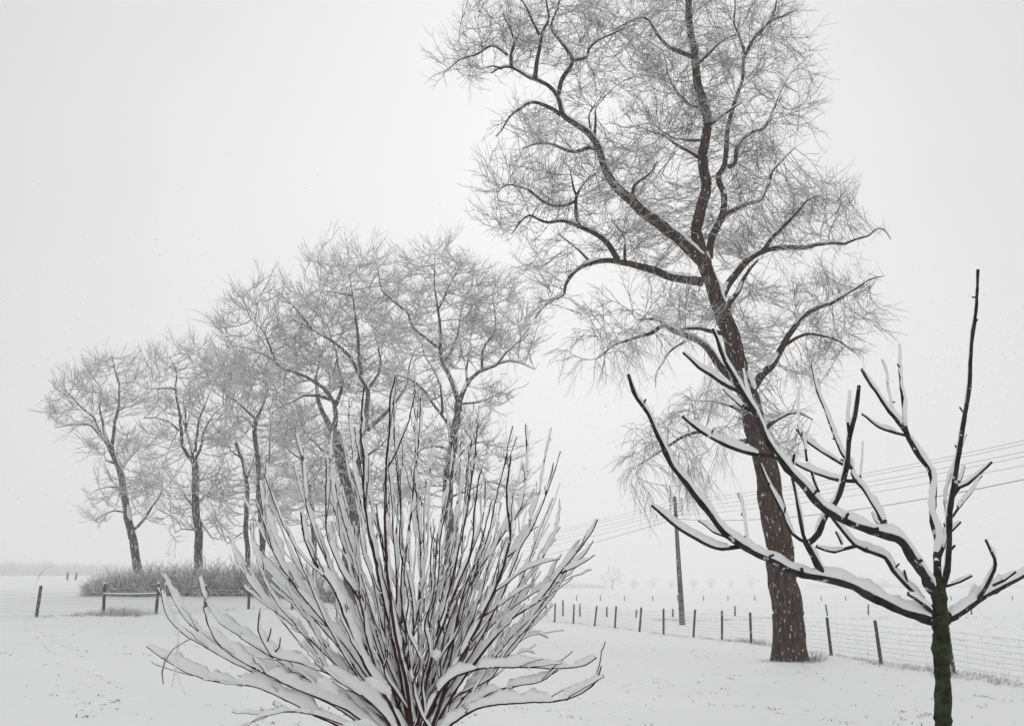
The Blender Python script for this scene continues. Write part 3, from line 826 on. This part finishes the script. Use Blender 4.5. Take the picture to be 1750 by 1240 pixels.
    # stool: the short stump all stems spring from, and the heap of snow caught on it
    sb = Tubes()
    p0 = at(706, 1300, SH)
    zz = np.linspace(gz - .1, p0[2] + .02, 9)
    sb.add(np.stack([np.full(9, p0[0]) + .02 * np.sin(zz * 9), np.full(9, SH) + .02 * np.cos(zz * 7), zz], 1), [.26, .22, .18, .17, .17, .18, .2, .2, .1])
    sb.round('stump', M_shrub, root, K=14, rough=.25)
    heaps = [(618,1250,40,20,-.45,.1),(560,1172,22,10,-.4,.5),(648,1172,28,10,-.35,.45),(745,1118,9,13,-.2,-.6),
             (626,903,6,13,-.2,0),(871,888,8,28,-.4,.2),(768,828,5,11,.1,0),(665,905,6,12,0,0),(700,1010,6,14,0,0),(640,1010,7,15,.1,.2),(560,1000,7,14,0,.3),(820,1000,8,15,0,-.3)]
    from mathutils import noise as mn
    for hx, hy, rx, ry, dy, tilt in heaps:
        c = at(hx, hy, SH + dy); m = mpp(hy, SH + dy)
        nu, nv = 36, 22
        th = np.linspace(0, math.pi, nv)[:, None]; ph = np.arange(nu) / nu * 2 * math.pi
        U_ = np.stack([np.sin(th) * np.cos(ph), np.sin(th) * np.sin(ph), np.cos(th) * np.ones_like(ph)], 2).reshape(-1, 3)
        lump = np.array([1 + .4 * mn.noise(Vector(u * 1.4 + [hx, hy, 0])) + .3 * mn.noise(Vector(u * 3.1 + [hy, hx, 1])) + .1 * mn.noise(Vector(u * 8 + [hy, hx, 1])) for u in U_])
        w_ = U_ * lump[:, None] * np.array([rx, .75 * (rx + ry) / 2, ry]) * m * .9
        w_[:, 2] = np.where(w_[:, 2] < 0, w_[:, 2] * .7, w_[:, 2])
        ct, st_ = math.cos(tilt), math.sin(tilt)
        V = np.stack([c[0] + w_[:, 0] * ct + w_[:, 2] * st_, c[1] + w_[:, 1], c[2] - w_[:, 0] * st_ + w_[:, 2] * ct], 1)
        Q = []
        for a in range(nv - 1):
            for b in range(nu):
                Q.append([a * nu + b, a * nu + (b + 1) % nu, (a + 1) * nu + (b + 1) % nu, (a + 1) * nu + b])
        to_local(mesh_obj('snow_heap', V, np.array(Q), M_snow), root)
    return root
shrub()

#@@YOUNG
YT = 4.6
YL = [
 ([(1613,1720),(1613,1500),(1613,1300),(1612,1240),(1610,1150),(1609,1100),(1608,1062)], 15, 15.5, 0),
 ([(1608,1066),(1606,1035),(1606,1010),(1603,985)], 16, 11, 0),
 ([(1603,990),(1602,960),(1603,930),(1598,900),(1594,870),(1596,833),(1590,808),(1572,779),(1552,746)], 10, 7, .25),
 ([(1553,748),(1547,730),(1544,689),(1539,637),(1537,588)], 6.5, 3.2, .15),
 ([(1550,742),(1521,704),(1495,668),(1472,630)], 4.5, 3, -.15),
 ([(1550,744),(1515,735),(1495,725),(1472,708)], 4, 2.4, -.1),
 ([(1549,738),(1527,702),(1517,655),(1509,615)], 3, 2.4, .3),
 ([(1606,1012),(1616,985),(1621,937),(1624,886),(1627,850),(1634,795),(1642,761),(1650,707),(1655,663),(1661,599),(1666,540),(1672,462)], 7.5, 3.2, -.25),
 ([(1628,850),(1640,832),(1655,826),(1668,815),(1694,790)], 4, 2.6, -.15),
 ([(1634,838),(1642,815),(1646,797)], 4, 3.2, .1),
 ([(1628,882),(1645,857),(1663,836),(1678,813)], 3.4, 2.2, .2),
 ([(1604,955),(1614,925),(1617,880),(1616,850),(1622,820),(1640,770),(1652,742)], 5, 2, .3),
 ([(1625,908),(1642,891)], 3.4, 2.8, 0), ([(1622,942),(1632,932)], 3.4, 2.8, 0),
 ([(1611,1003),(1642,994),(1661,985)], 3.4, 2.4, -.1),
 ([(1608,1064),(1640,1046),(1668,1026),(1700,1008),(1726,994),(1765,973),(1800,950)], 11, 5, .35),
 ([(1670,1026),(1690,995),(1700,965),(1694,945),(1684,922)], 5.5, 3.2, -.1),
 ([(1697,1000),(1715,992),(1735,976)], 4, 3, 0), ([(1655,1035),(1657,1020),(1665,998)], 3.2, 2.6, .1),
 ([(1606,1066),(1575,1055),(1540,1041),(1500,1024),(1460,1005),(1430,992),(1411,987),(1372,980),(1318,960),(1268,932),(1245,914),(1214,881),(1178,835),(1145,786),(1124,745),(1106,708),(1088,680),(1075,639)], 12, 4, -.5),
 ([(1268,933),(1235,936),(1200,927),(1155,900),(1116,863)], 5.5, 3.4, -.1),
 ([(1251,921),(1219,908),(1194,888)], 3.8, 2.6, .2),
 ([(1180,838),(1172,815),(1168,803)], 4, 3.2, .1),
 ([(1281,938),(1277,915),(1269,870),(1262,843)], 3, 2.8, .3),
 ([(1411,987),(1396,962),(1389,946),(1379,927)], 8, 7, -.1),
 ([(1379,928),(1373,914),(1360,850),(1353,818)], 4.5, 3.4, 0),
 ([(1380,929),(1399,912),(1415,880),(1435,841),(1446,792),(1456,735),(1464,699),(1466,658)], 7.5, 5, -.2),
 ([(1453,745),(1450,723),(1452,668)], 4.2, 3.6, .1),
 ([(1377,926),(1355,912),(1335,868),(1315,832),(1305,811),(1298,792)], 4.5, 3, .1),
 ([(1461,1006),(1460,995),(1457,985)], 4, 3.4, 0), ([(1487,1020),(1484,1005),(1481,991)], 4.2, 3.4, 0),
 ([(1568,1055),(1556,1042),(1544,1029)], 5, 3.2, 0), ([(1602,1050),(1590,1043),(1572,1028),(1553,1017)], 5.5, 3.4, -.15),
 ([(1603,1018),(1590,1003),(1580,984),(1559,953),(1539,925),(1521,915),(1495,908),(1456,894),(1423,881),(1403,865),(1386,847),(1361,817),(1352,807),(1324,774),(1299,728),(1282,690),(1264,661),(1243,623),(1232,600),(1224,579),(1217,563)], 12, 3.4, -.7),
 ([(1324,779),(1295,776),(1257,768),(1226,753),(1192,734),(1166,710)], 6, 3.4, -.15),
 ([(1266,671),(1236,654),(1194,627),(1178,612),(1167,603)], 5.2, 3.2, -.1),
 ([(1291,709),(1281,680),(1274,654),(1268,631)], 4.5, 3.4, .15),
 ([(1284,702),(1262,690),(1236,663)], 4, 3, .2), ([(1352,805),(1355,790),(1357,777)], 3.6, 3, 0),
 ([(1601,1045),(1575,1025),(1556,1005),(1526,974),(1512,953),(1479,940),(1461,931),(1443,909),(1423,883)], 6.5, 4, .1),
 ([(1461,933),(1440,938),(1425,942),(1408,938),(1396,934)], 4.6, 3, -.1), ([(1439,930),(1434,918),(1429,908)], 3, 2.6, 0),
 ([(1556,1008),(1549,990),(1545,975)], 3.6, 2.8, 0),
 ([(1522,913),(1500,873),(1479,839),(1461,818),(1456,784)], 7.5, 4, .3),
 ([(1463,822),(1430,820),(1404,813),(1361,792)], 4.6, 2.8, -.1),
 ([(1457,800),(1443,795),(1404,772),(1373,748),(1361,733)], 4, 2.6, .1),
 ([(1452,797),(1443,779),(1425,741),(1407,694),(1395,655),(1388,622)], 4.2, 3.2, .3),
 ([(1379,787),(1373,753),(1366,728),(1364,663)], 3.2, 2.8, .2), ([(1400,841),(1390,820),(1386,808)], 3.4, 3, 0),
 ([(1512,905),(1497,890),(1492,876)], 3.2, 2.4, .1), ([(1470,830),(1472,790),(1475,755)], 2.6, 1.8, .2),
 ([(1650,712),(1649,690)], 2.4, 2, 0),
]
def young_tree():
    L = traced_limbs(YT, YL, .03, 41, jit=.003, wf=16)
    b = L[0][0][0]
    gz = float(H(b[0], b[1]))
    L[0][0][0][2] = gz - .1
    root = thing('young_tree', 'small leafless young tree with smooth dark mossy trunk, in the right foreground', 'tree', (b[0], b[1], gz))
    g = np.random.default_rng(43)
    tr, lb, sc = Tubes(), Tubes(), Tubes((.14, .14, 1.0))
    for i, (p, r) in enumerate(L):
        n = len(p)
        r = r * .88
        r = r * (1 + .06 * np.sin(np.arange(n) * .8 + i) + .05 * g.normal(0, 1, n)) + (np.arange(n) % 9 == 3) * r * .16
        e = p[-1] + (p[-1] - p[-2]) * .12
        if i > 1: r = r * .78
        (tr if i < 2 else lb).add(np.vstack([p, e]), np.append(r, .0005))
        if i:
            c = 2 if i > 1 else 4
            c = min(c, n - 3)
            env = np.clip(np.minimum(np.arange(n - c) / 3 + .4, (n - c - np.arange(n - c)) / 3), .15, 1)
            sc.add(p[c:], r[c:] * .95, (.019 + r[c:] * 1.0) * env)
            # spurs and knuckles
            if n > 12:
                for q_ in range(max(2, n // 9)):
                    a_ = int(g.integers(3, n - 2)); dd = unit(unit(p[a_ + 1] - p[a_ - 1]) * .5 + g.normal(0, .7, 3) + [0, 0, .5]); l_ = g.uniform(.012, .035) + r[a_]
                    lb.add([p[a_], p[a_] + dd * l_ * .7, p[a_] + dd * l_, p[a_] + dd * (l_ + .004)], [r[a_] * .6, max(r[a_] * .35, .004), max(r[a_] * .4, .0045), .001])
    tr.round('trunk', M_young_trunk, root, K=18, rough=.08)
    lb.round('branches', M_young, root, K=12, rough=.06)
    sc.snow_cover('snow_cover', M_snow, root, K=12, seed=5, freq=8, thr=-1.3, amp=.34, steep=.2, gap=.3, crumb=.07)
young_tree()

#@@FENCES
def post_mesh(bot, top, r, K=9):
    t = Tubes()
    b, t_ = np.array(bot), np.array(top)
    pts = [b + (t_ - b) * q for q in (-.12, .0, .3, .6, .9, 1.0, 1.002)]
    t.add(pts, [r * 1.02, r * 1.02, r, r * .98, r * .97, r * .93, .001])
    return t

def fence(label, posts, r, wires, name='wire_fence', group=None, snowcap=True, wr=.003, mesh_v=None, slack=.02):
    """posts: (xt,yt,xb,yb,Y or None)"""
    P = []
    for xt, yt, xb, yb, Y in posts:
        b = on_ground(xb, yb) if Y is None else at(xb, yb, Y)
        b[2] = float(H(b[0], b[1]))
        t = at(xt, yt, b[1])
        P.append((b, t))
    o = P[0][0]
    root = thing(name, label, 'fence', o, group)
    for b, t in P:
        po = post_mesh(b, t, r).round('post', M_post, root, K=9, rough=.12)
        if snowcap:
            c = Tubes(); d = unit(t - b)
            c.add([t - d * .01, t + d * .005, t + d * .03, t + d * .045], [r * .95, r * 1.1, r * .8, .002])
            cp = c.round('snow_cap', M_snow, None, K=9, rough=.1)
            cp.parent = po
            cp.data.transform(__import__('mathutils').Matrix.Translation([-float(q) for q in o]))
    if wires:
        w = Tubes()
        g = np.random.default_rng(len(P))
        for h in wires:
            for (b0, t0), (b1, t1) in zip(P[:-1], P[1:]):
                a = b0 + (t0 - b0) * h; c = b1 + (t1 - b1) * h
                off = np.array([0, -r, 0])
                s = np.linspace(0, 1, 7)[:, None]
                q = a + (c - a) * s + off
                q[:, 2] -= (4 * s[:, 0] * (1 - s[:, 0])) * slack * g.uniform(.3, 1.4)
                w.add(q, wr, wr * 1.6)
        if mesh_v:
            for (b0, t0), (b1, t1) in zip(P[:-1], P[1:]):
                n = int(np.linalg.norm(b1 - b0) / mesh_v)
                for k in range(1, n):
                    a = b0 + (b1 - b0) * k / n; c = t0 + (t1 - t0) * k / n
                    w.add([a + (c - a) * wires[0], a + (c - a) * wires[-1]], wr * .7, 0)
        w.snowy('wires', M_wire, M_snowfar, root)
    return root, P

W8 = [.06, .17, .28, .39, .5, .61, .73, .86]
fence('wire mesh fence of short dark posts running from behind the shrub past the leaning tree', [
 (870,1029,869,1053,None),(896,1030,895,1056,None),(919,1030,918,1058,None),(949,1030,948,1062,None),(981,1032,980,1065,None),(1020,1035,1016,1069,None),(1053,1035,1051,1072,None),(1096,1037,1093,1079,None),
 (1134,1039,1134,1084,None),(1188,1041,1185,1088,None),(1234,1043,1234,1093,None),(1282,1046,1284,1099,None),(1345,1048,1348,1108,None),(1413,1054,1421,1119,None),(1495,1059,1506,1133,None),(1618,1066,1630,1150,None),(1775,1082,1790,1180,None),(1960,1098,1985,1216,None)],
 .042, W8, wr=.0032, mesh_v=.6)
rl, RP = fence('wire mesh fence with leaning posts and one wooden rail, left of the shrub', [
 (-160,1005,-166,1064,35),(-45,1002,-50,1060,35),(70,1000,62,1056,35),(179,996,177,1046,36),(271,996,267,1047,37),(352,1000,350,1049,38),(426,1003,424,1050,39),(500,1008,499,1050,41),(575,1013,574,1050,44),(650,1018,649,1050,47),(725,1022,724,1050,51),(800,1027,799,1052,54),(850,1029,849,1053,57)],
 .058, W8, wr=.0028, mesh_v=.9)
rt = Tubes()
a, b = RP[3][1], RP[4][1]
q = np.linspace(0, 1, 8)[:, None]
pa, pb = a + (RP[3][0] - a) * .34, b + (RP[4][0] - b) * .34
rt.add(pa + (pb - pa) * q + np.array([0, -.1, 0]) - np.array([0, 0, .02]) * np.sin(q * 3.14), .02, .04)
rt.snowy('rail', M_post, M_snow, rl, hexa=True)
fence('short wire fence of thin posts in the field, just behind the near fence', [
 (886,1022,886,1036,62),(933,1025,933,1040,62),(962,1025,962,1042,60),(991,1031,991,1047,58),(1037,1036,1037,1049,57),(1088,1041,1087,1056,55),(1150,1040,1150,1056,56),(1256,1035,1256,1051,58),(1340,1034,1340,1051,60),(1411,1032,1414,1051,60),(1484,1032,1484,1048,62),(1560,1031,1560,1048,63),(1660,1030,1660,1047,63)],
 .05, [.4, .8], wr=.003, snowcap=False, slack=.05)
fence('far line of tiny fence posts crossing the misty field', [(x, 1016 + (x % 3) * .6, x + (x % 2) * .5, 1024, 118) for x in (820,862,903,941,985,1026,1067,1115,1158,1202,1244,1290,1345,1403,1445,1487,1530,1580,1625,1680,1730)],
 .055, [.5, .85], wr=.003, snowcap=False, slack=.05)

#@@POLE
def utility_pole():
    b = at(1166, 1062, 47.0)
    b[2] = float(H(b[0], 47.0))
    t = at(1153, 848, 47.0)
    t[1] = 47.0
    root = thing('utility_pole', 'weathered wooden utility pole carrying cables, standing in the field behind the fence', 'pole', b)
    tb = Tubes()
    s = np.linspace(-.03, 1, 12)
    pts = np.array([b + (t - b) * q for q in s])
    rr = np.interp(s, [-.03, 0, 1], [.15, .145, .08])
    tb.add(np.vstack([pts, pts[-1] + [0, 0, .01]]), np.append(rr, .001))
    tb.round('mast', M_pole, root, K=12, rough=.04)
    ends = []
    for k, (row, side) in enumerate(((855, 1), (860, -1), (867, 1), (873, -1), (880, 1))):
        q = at(1154 + (row - 848) * .06, row, 47.0)
        tb = Tubes()
        for sd in (-1, 1):
            tip = q + np.array([sd * .3, -.05, 0])
            tb.add([q, tip - [0, 0, .0], tip + [0, 0, .07]], [.014, .014, .014])
            tb.add([tip + [0, 0, .05], tip + [0, 0, .07], tip + [0, 0, .11], tip + [0, 0, .14], tip + [0, 0, .15]], [.02, .045, .05, .03, .001])
        tb.round('insulator', M_ceramic, root, K=7)
        ends.append(q)
    return ends
EN = utility_pole()
# cables: to the left they run away into the mist, to the right they come towards the camera overhead
lefts = [(928,911,75),(928,915,75),(928,919,75),(928,924,75),(928,932,75)]
leftsb = [(700,948,118),(700,951,118),(700,955,118),(700,960,118),(700,968,118)]
rights = [(1725,758,27),(1725,764,27),(1725,777,27),(1725,785,27),(1725,800,27)]
wlab = ['topmost', 'second highest', 'third highest', 'fourth highest', 'lowest of the five thin']
for k in range(5):
    q = EN[k]
    p2 = at(*rights[k]); p1 = at(*lefts[k]); p0 = at(*leftsb[k])
    t = Tubes()
    A = []
    for s in np.linspace(0, 1, 16):
        z = p0 + (q - p0) * s
        z[2] -= 4 * s * (1 - s) * (.55)
        A.append(z)
    p2[2] += .75
    ext = q + (p2 - q) * 1.9
    for s in np.linspace(0, 1, 20)[1:]:
        z = q + (ext - q) * s
        z[2] -= 4 * s * (1 - s) * .75
        A.append(z)
    t.add(A, .0062)
    o = t.round('overhead_cable', M_line, None, K=5)
    tag(o, wlab[k] + ' overhead cable strung on the wooden pole', 'cable', 'thin overhead cables on the pole')
t = Tubes()
q = at(1155, 886, 47.0)
A = []
p0 = at(700, 985, 118); p2 = at(1725, 824, 24.0)
for s in np.linspace(0, 1, 16):
    z = p0 + (q - p0) * s; z[2] -= 4 * s * (1 - s) * .7; A.append(z)
p2[2] += 1.28
ext = q + (p2 - q) * 1.8
for s in np.linspace(0, 1, 20)[1:]:
    z = q + (ext - q) * s; z[2] -= 4 * s * (1 - s) * 1.3; A.append(z)
t.add(A, .0105)
tag(t.round('overhead_cable', M_line, None, K=5), 'thicker darker telephone cable hanging below the five thin ones', 'cable')

#@@HEDGE
def brush(name, label, cat, x0, x1, Y, d, h, n, seed, r=.01, snow=.014, lean=.25, group=None, kind=None, mats=None, prof=None, sub=3):
    g = np.random.default_rng(seed)
    px = g.uniform(x0, x1, n)
    yy = Y + g.uniform(-d, d, n)
    X = np.array([at(a, 1000, b)[0] for a, b in zip(px, yy)])
    Z = H(X, yy)
    t = (px - x0) / (x1 - x0)
    pr = np.interp(t, [0, .06, .25, .5, .8, 1], prof or [.25, .5, .85, 1, .9, .6]) * (1 + .12 * np.sin(px * .11) + .08 * np.sin(px * .37))
    hh = h * pr * g.uniform(.55, 1.0, n)
    d0 = unit(np.stack([g.normal(0, lean, n), g.normal(0, lean, n), np.ones(n)], 1))
    s = np.linspace(0, 1, 5)
    P = np.stack([X, yy, Z - .02], 1)[:, None] + d0[:, None] * (hh[:, None] * s)[:, :, None] + (g.normal(0, .18, (n, 1, 3)) * (s ** 2)[None, :, None]) * hh[:, None, None]
    P[:, 1:] += g.normal(0, .02, (n, 4, 3)) * h
    T = Tubes()
    T.add_block(P, np.broadcast_to(r * (1 - .6 * s), (n, 5)), np.broadcast_to(snow, (n, 5)))
    for k in range(sub):
        j = 1 + k % 4
        P2, R2, S2, _ = twigs_on(P[:, j], d0, g, 1, h * .15, h * .4, r * .6, snow, .1, segs=3, spread=1.3)
        T.add_block(P2, R2, S2)
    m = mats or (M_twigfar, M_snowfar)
    root = None
    o = T.snowy(name, m[0], m[1], None)
    tag(o, label, cat, group, kind)
    return o
brush('hedge', 'long tangled leafless hedge dusted with snow under the thin trees', 'hedge', 148, 600, 51, 1.3, 1.5, 3600, 51, r=.014, snow=.016, lean=.5, sub=5)
GR = (M_grass, M_snow)

def tuft_line(pts, n, g, h=(.05, .16), w=.25, T=None):
    for k in range(n):
        i = g.uniform(0, len(pts) - 1); a = int(i); f = i - a
        p = pts[a] * (1 - f) + pts[min(a + 1, len(pts) - 1)] * f
        c = p + np.array([g.normal(0, w), g.normal(0, w), 0])
        for j in range(g.integers(3, 8)):
            q = c + np.array([g.normal(0, .05), g.normal(0, .05), 0])
            q[2] = float(H(q[0], q[1])) - .01
            hh = g.uniform(*h)
            d = unit(np.array([g.normal(0, .6), g.normal(0, .6), 1]))
            b = q + d * hh * .6; e = b + unit(d + np.array([g.normal(0, .6), g.normal(0, .6), -.5])) * hh * .5
            T.add([q, b, e], [.004, .003, .001], .002)
g = np.random.default_rng(61)
GT = Tubes()
nearp = [on_ground(x, y) for x, y in ((880,1054),(950,1062),(1050,1072),(1134,1084),(1234,1094),(1300,1099),(1421,1120),(1506,1134),(1630,1152),(1790,1182))]
tuft_line(nearp, 260, g, (.04, .12), .13, GT)
tuft_line([on_ground(x, y) for x, y in ((1262,1094),(1290,1099),(1320,1103))], 60, g, (.08, .22), .15, GT)
tuft_line([on_ground(x, y) for x, y in ((1520,1136),(1590,1146),(1660,1156),(1740,1168))], 90, g, (.05, .15), .2, GT)
tuft_line([on_ground(x, y) for x, y in ((1120,1058),(1166,1061),(1300,1057),(1500,1056),(1740,1055))], 160, g, (.06, .2), .3, GT)
lf = [at(x, y, Y) for x, y, Y in ((60,1056,35),(150,1050,35.5),(177,1046,36),(260,1047,37),(424,1050,39),(560,1050,42))]
tuft_line(lf, 110, g, (.06, .2), .3, GT)
tuft_line([at(x, 1050, 35.5) for x in (150, 180, 245)], 70, g, (.1, .3), .4, GT)
tuft_line([at(x, 1050, 36.5) for x in (195, 235)], 120, g, (.15, .45), .3, GT)
bp = T_BIG.location
for k in range(200):
    a_ = g.uniform(-3.0, .6); rr_ = g.uniform(.5, .8)
    c = np.array([bp[0] + math.cos(a_) * rr_, bp[1] + math.sin(a_) * rr_, 0]); c[2] = float(H(c[0], c[1])) - .02
    d = unit(np.array([math.cos(a_) * .7, math.sin(a_) * .5, 1]) + g.normal(0, .3, 3)); hh = g.uniform(.06, .3) * (1.2 if a_ > -1.2 else .5)
    GT.add([c, c + d * hh * .6, c + d * hh + [0, 0, -.1 * hh]], [.006, .004, .001], .003)
for k in range(5200):                                  # blades poking through the snow of the garden
    Y = math.exp(g.uniform(math.log(11), math.log(50))); x = at(g.uniform(-60, 1800), 1000, Y)[0]
    q = np.array([x, Y, float(H(x, Y)) - .01])
    if math.sin(x * 1.3 + 1) * math.sin(Y * .9 + x * .4) + .6 * math.sin(x * 3.7 + Y * 2.1) < g.normal(.35, .5): continue
    if g.uniform() < .45: n_ = 1
    else: n_ = g.integers(2, 5)
    for j in range(n_):
        c = q + np.array([g.normal(0, .035), g.normal(0, .035), 0])
        d = unit(np.array([g.normal(0, 1.2), g.normal(0, 1.2), .7])); hh = g.uniform(.015, .05)
        GT.add([c, c + d * hh, c + d * hh * 1.6 + [0, 0, -hh * .3]], [.008, .006, .002], 0)
for k in range(700):                                   # field beyond the fence
    Y = math.exp(g.uniform(math.log(24), math.log(75))); x = at(g.uniform(880, 1800), 1000, Y)[0]
    if Y < 24 + (1700 - (x / Y * F * CP + CX)) * .045: continue
    q = np.array([x, Y, float(H(x, Y)) - .01])
    for j in range(g.integers(2, 6)):
        c = q + np.array([g.normal(0, .08), g.normal(0, .05), 0]); d = unit(np.array([g.normal(0, 1), g.normal(0, 1), .8])); hh = g.uniform(.03, .09)
        GT.add([c, c + d * hh, c + d * hh * 1.6 + [0, 0, -hh * .3]], [.005, .004, .001], .002)
tag(GT.snowy('grass', M_grass, M_snow, None), 'withered grass blades poking through the snow along the fences and over the lawn', 'grass', kind='stuff')

# dry weed stalks
def stalks(label, lines, Y, r=.006, snow=.004):
    b = at(*lines[0][0], Y); 
    T = Tubes()
    for l in lines:
        T.add(spline([at(x, y, Y + i * .03) for i, (x, y) in enumerate(l)], .05), r, snow)
    o = T.snowy('dry_stalk', M_stalk, M_snow, None)
    return tag(o, label, 'weed')
b = on_ground(300, 1180)
stalks('bent pale weed stalk drooping in front of the lowest left shrub branch', [[(316,1185),(306,1160),(299,1135),(302,1105),(306,1078),(314,1070)],[(326,1090),(312,1098),(296,1108),(282,1128),(277,1148),(279,1168)],[(294,1172),(299,1140),(306,1100),(304,1075)]], 5.5, .0045, .002)
stalks('tall arching frosted weed beside the leftmost fence post', [[(57,1012),(62,995),(70,980),(80,970),(92,964)],[(62,998),(66,984),(73,975)]], 34.5, .008, .008)

#@@FAR
def far_tree(label, px, rows, w, Y, seed, n=130):
    top, bot = rows
    cx, cyb = px, bot
    c = at(px, bot, Y)
    hw = w / 2
    limbs = [([(px, bot + 1), (px, (top + 2 * bot) / 3), (px + w * .05, (top + bot) / 2)], max(1.4, w * .05), .8, 0), ([(px, (top + 2 * bot) / 3), (px - w * .25, (top * 1.3 + bot * .7) / 2)], 1, .5, .5), ([(px, (top + 2 * bot) / 3), (px + w * .25, (top * 1.3 + bot * .7) / 2)], 1, .5, -.5)]
    hh = (bot - top)
    bl = [(px, top + hh * .38, hw * .8, hh * .38), (px - hw * .4, top + hh * .5, hw * .55, hh * .3), (px + hw * .45, top + hh * .45, hw * .5, hh * .33), (px, top + hh * .7, hw * .6, hh * .25)]
    m = mpp(bot, Y)
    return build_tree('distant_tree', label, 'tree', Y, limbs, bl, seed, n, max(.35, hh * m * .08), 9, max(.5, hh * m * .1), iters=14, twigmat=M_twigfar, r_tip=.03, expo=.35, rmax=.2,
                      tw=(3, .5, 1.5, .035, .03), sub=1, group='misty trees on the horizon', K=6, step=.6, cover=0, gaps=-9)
for i, (x, top, bot, w, lab) in enumerate([
 (1047, 970, 1006, 46, 'largest round tree on the misty horizon, between shrub and pole'),
 (1083, 988, 1005, 20, 'small faint tree just right of the largest horizon tree'),
 (1116, 985, 1005, 28, 'bushy faint tree left of the utility pole on the horizon'),
 (1147, 990, 1005, 14, 'tiny faint tree nearest the left side of the utility pole'),
 (1186, 988, 1005, 14, 'tiny faint tree nearest the right side of the utility pole'),
 (1215, 987, 1005, 16, 'tiny faint tree second to the right of the utility pole'),
 (1249, 990, 1005, 11, 'narrow faint tree third to the right of the utility pole'),
 (1284, 984, 1005, 22, 'faint tree on the horizon closest to the leaning trunk on its left'),
 (1465, 980, 1005, 34, 'faint horizon tree under the young tree\'s long left branch'),
 (1508, 988, 1005, 26, 'faint horizon tree between the two young tree branches'),
 (1560, 990, 1005, 20, 'faint horizon tree just left of the young tree trunk'),
 (1660, 990, 1005, 24, 'faint horizon tree right of the young tree trunk')]):
    far_tree(lab, x, (top, bot), w, 480 if i == 0 else 620 + 37 * (i % 4), 70 + i)
brush('distant_hedge', 'faint low hedge on the horizon left of the round misty tree', 'hedge', 880, 1035, 620, 8, 5, 1500, 81, r=.06, snow=.03, prof=[.5, .6, .8, 1, .7, .5], sub=2)
brush('distant_hedge', 'faint low hedge on the horizon right of the leaning tree trunk', 'hedge', 1380, 1800, 700, 8, 5, 2200, 82, r=.06, snow=.03, prof=[.8, .6, .8, .6, .7, .5], sub=2)
tag(brush('distant_wood', 'faint far off wood fading into the mist beyond the left field', 'wood', -120, 330, 560, 14, 8.2, 3600, 83, r=.14, snow=.06, prof=[.9, .8, 1, .8, .7, .5], sub=3), kind='stuff')
for i, (x, lab) in enumerate([(115, 'faint post standing in the far left field, left of its pair'), (129, 'faint post standing in the far left field, right of its pair')]):
    b_ = on_ground(x, 991); t = post_mesh(b_, b_ + np.array([.1 if i else -.05, 0, 1.1]), .12)
    tag(t.round('field_post', M_post, None, K=7, rough=.1), lab, 'post')

#@@SNOWFALL
def snowfall(n=9000):
    g = np.random.default_rng(91)
    t = (1 + 5 ** .5) / 2
    ico = unit(np.array([(-1, t, 0), (1, t, 0), (-1, -t, 0), (1, -t, 0), (0, -1, t), (0, 1, t), (0, -1, -t), (0, 1, -t), (t, 0, -1), (t, 0, 1), (-t, 0, -1), (-t, 0, 1)], float))
    fc = np.array([(0,11,5),(0,5,1),(0,1,7),(0,7,10),(0,10,11),(1,5,9),(5,11,4),(11,10,2),(10,7,6),(7,1,8),(3,9,4),(3,4,2),(3,2,6),(3,6,8),(3,8,9),(4,9,5),(2,4,11),(6,2,10),(8,6,7),(9,8,1)])
    Y = 5.5 + (43) * g.uniform(0, 1, n) ** .62
    X = g.uniform(-.62, .62, n) * Y
    Z = g.uniform(.15, 1, n) * (Y * .72 + 1.6) - .2
    Z = np.clip(Z, .1, 24)
    Z = np.where(Z > 4 + Y * .2, .1 + g.uniform(0, 1, n) * (3.5 + Y * .2), Z)
    s = g.uniform(.004, .0105, n) * np.clip(Y / 14, .35, 1)
    V = ico[None] * s[:, None, None] * g.uniform(.7, 1.3, (n, 12, 1)) * np.array([1, 1, 1.7])[None, None]
    V[:, :, 0] += V[:, :, 2] * -.25
    V = V + np.stack([X, Y, Z], 1)[:, None]
    Q = (fc[None] + (np.arange(n) * 12)[:, None, None]).reshape(-1, 3)
    o = mesh_obj('falling_snow', V.reshape(-1, 3), Q, M_snow)
    tag(o, 'snowflakes falling through the air', 'snow', kind='stuff')
snowfall()

#@@HAZE
def haze(density=.0023):
    x, y0, y1, z0, z1 = 2600, -80, 3100, -3, 34
    V = [(-x, y0, z0), (x, y0, z0), (x, y1, z0), (-x, y1, z0), (-x, y0, z1), (x, y0, z1), (x, y1, z1), (-x, y1, z1)]
    Q = [(0, 3, 2, 1), (4, 5, 6, 7), (0, 1, 5, 4), (1, 2, 6, 5), (2, 3, 7, 6), (3, 0, 4, 7)]
    m = bpy.data.materials.new("haze")
    m.use_nodes = True
    nt = m.node_tree; nt.nodes.clear()
    out = nt.nodes.new("ShaderNodeOutputMaterial")
    v = nt.nodes.new("ShaderNodeVolumePrincipled")
    v.inputs["Color"].default_value = (.97, .97, .975, 1)
    v.inputs["Anisotropy"].default_value = .5
    v.inputs["Density"].default_value = density
    nt.links.new(v.outputs[0], out.inputs["Volume"])
    o = mesh_obj('haze', V, Q, m, smooth=False)
    tag(o, kind='stuff')
haze()
print("verts", sum(len(o.data.vertices) for o in SC.objects if o.type == 'MESH'))
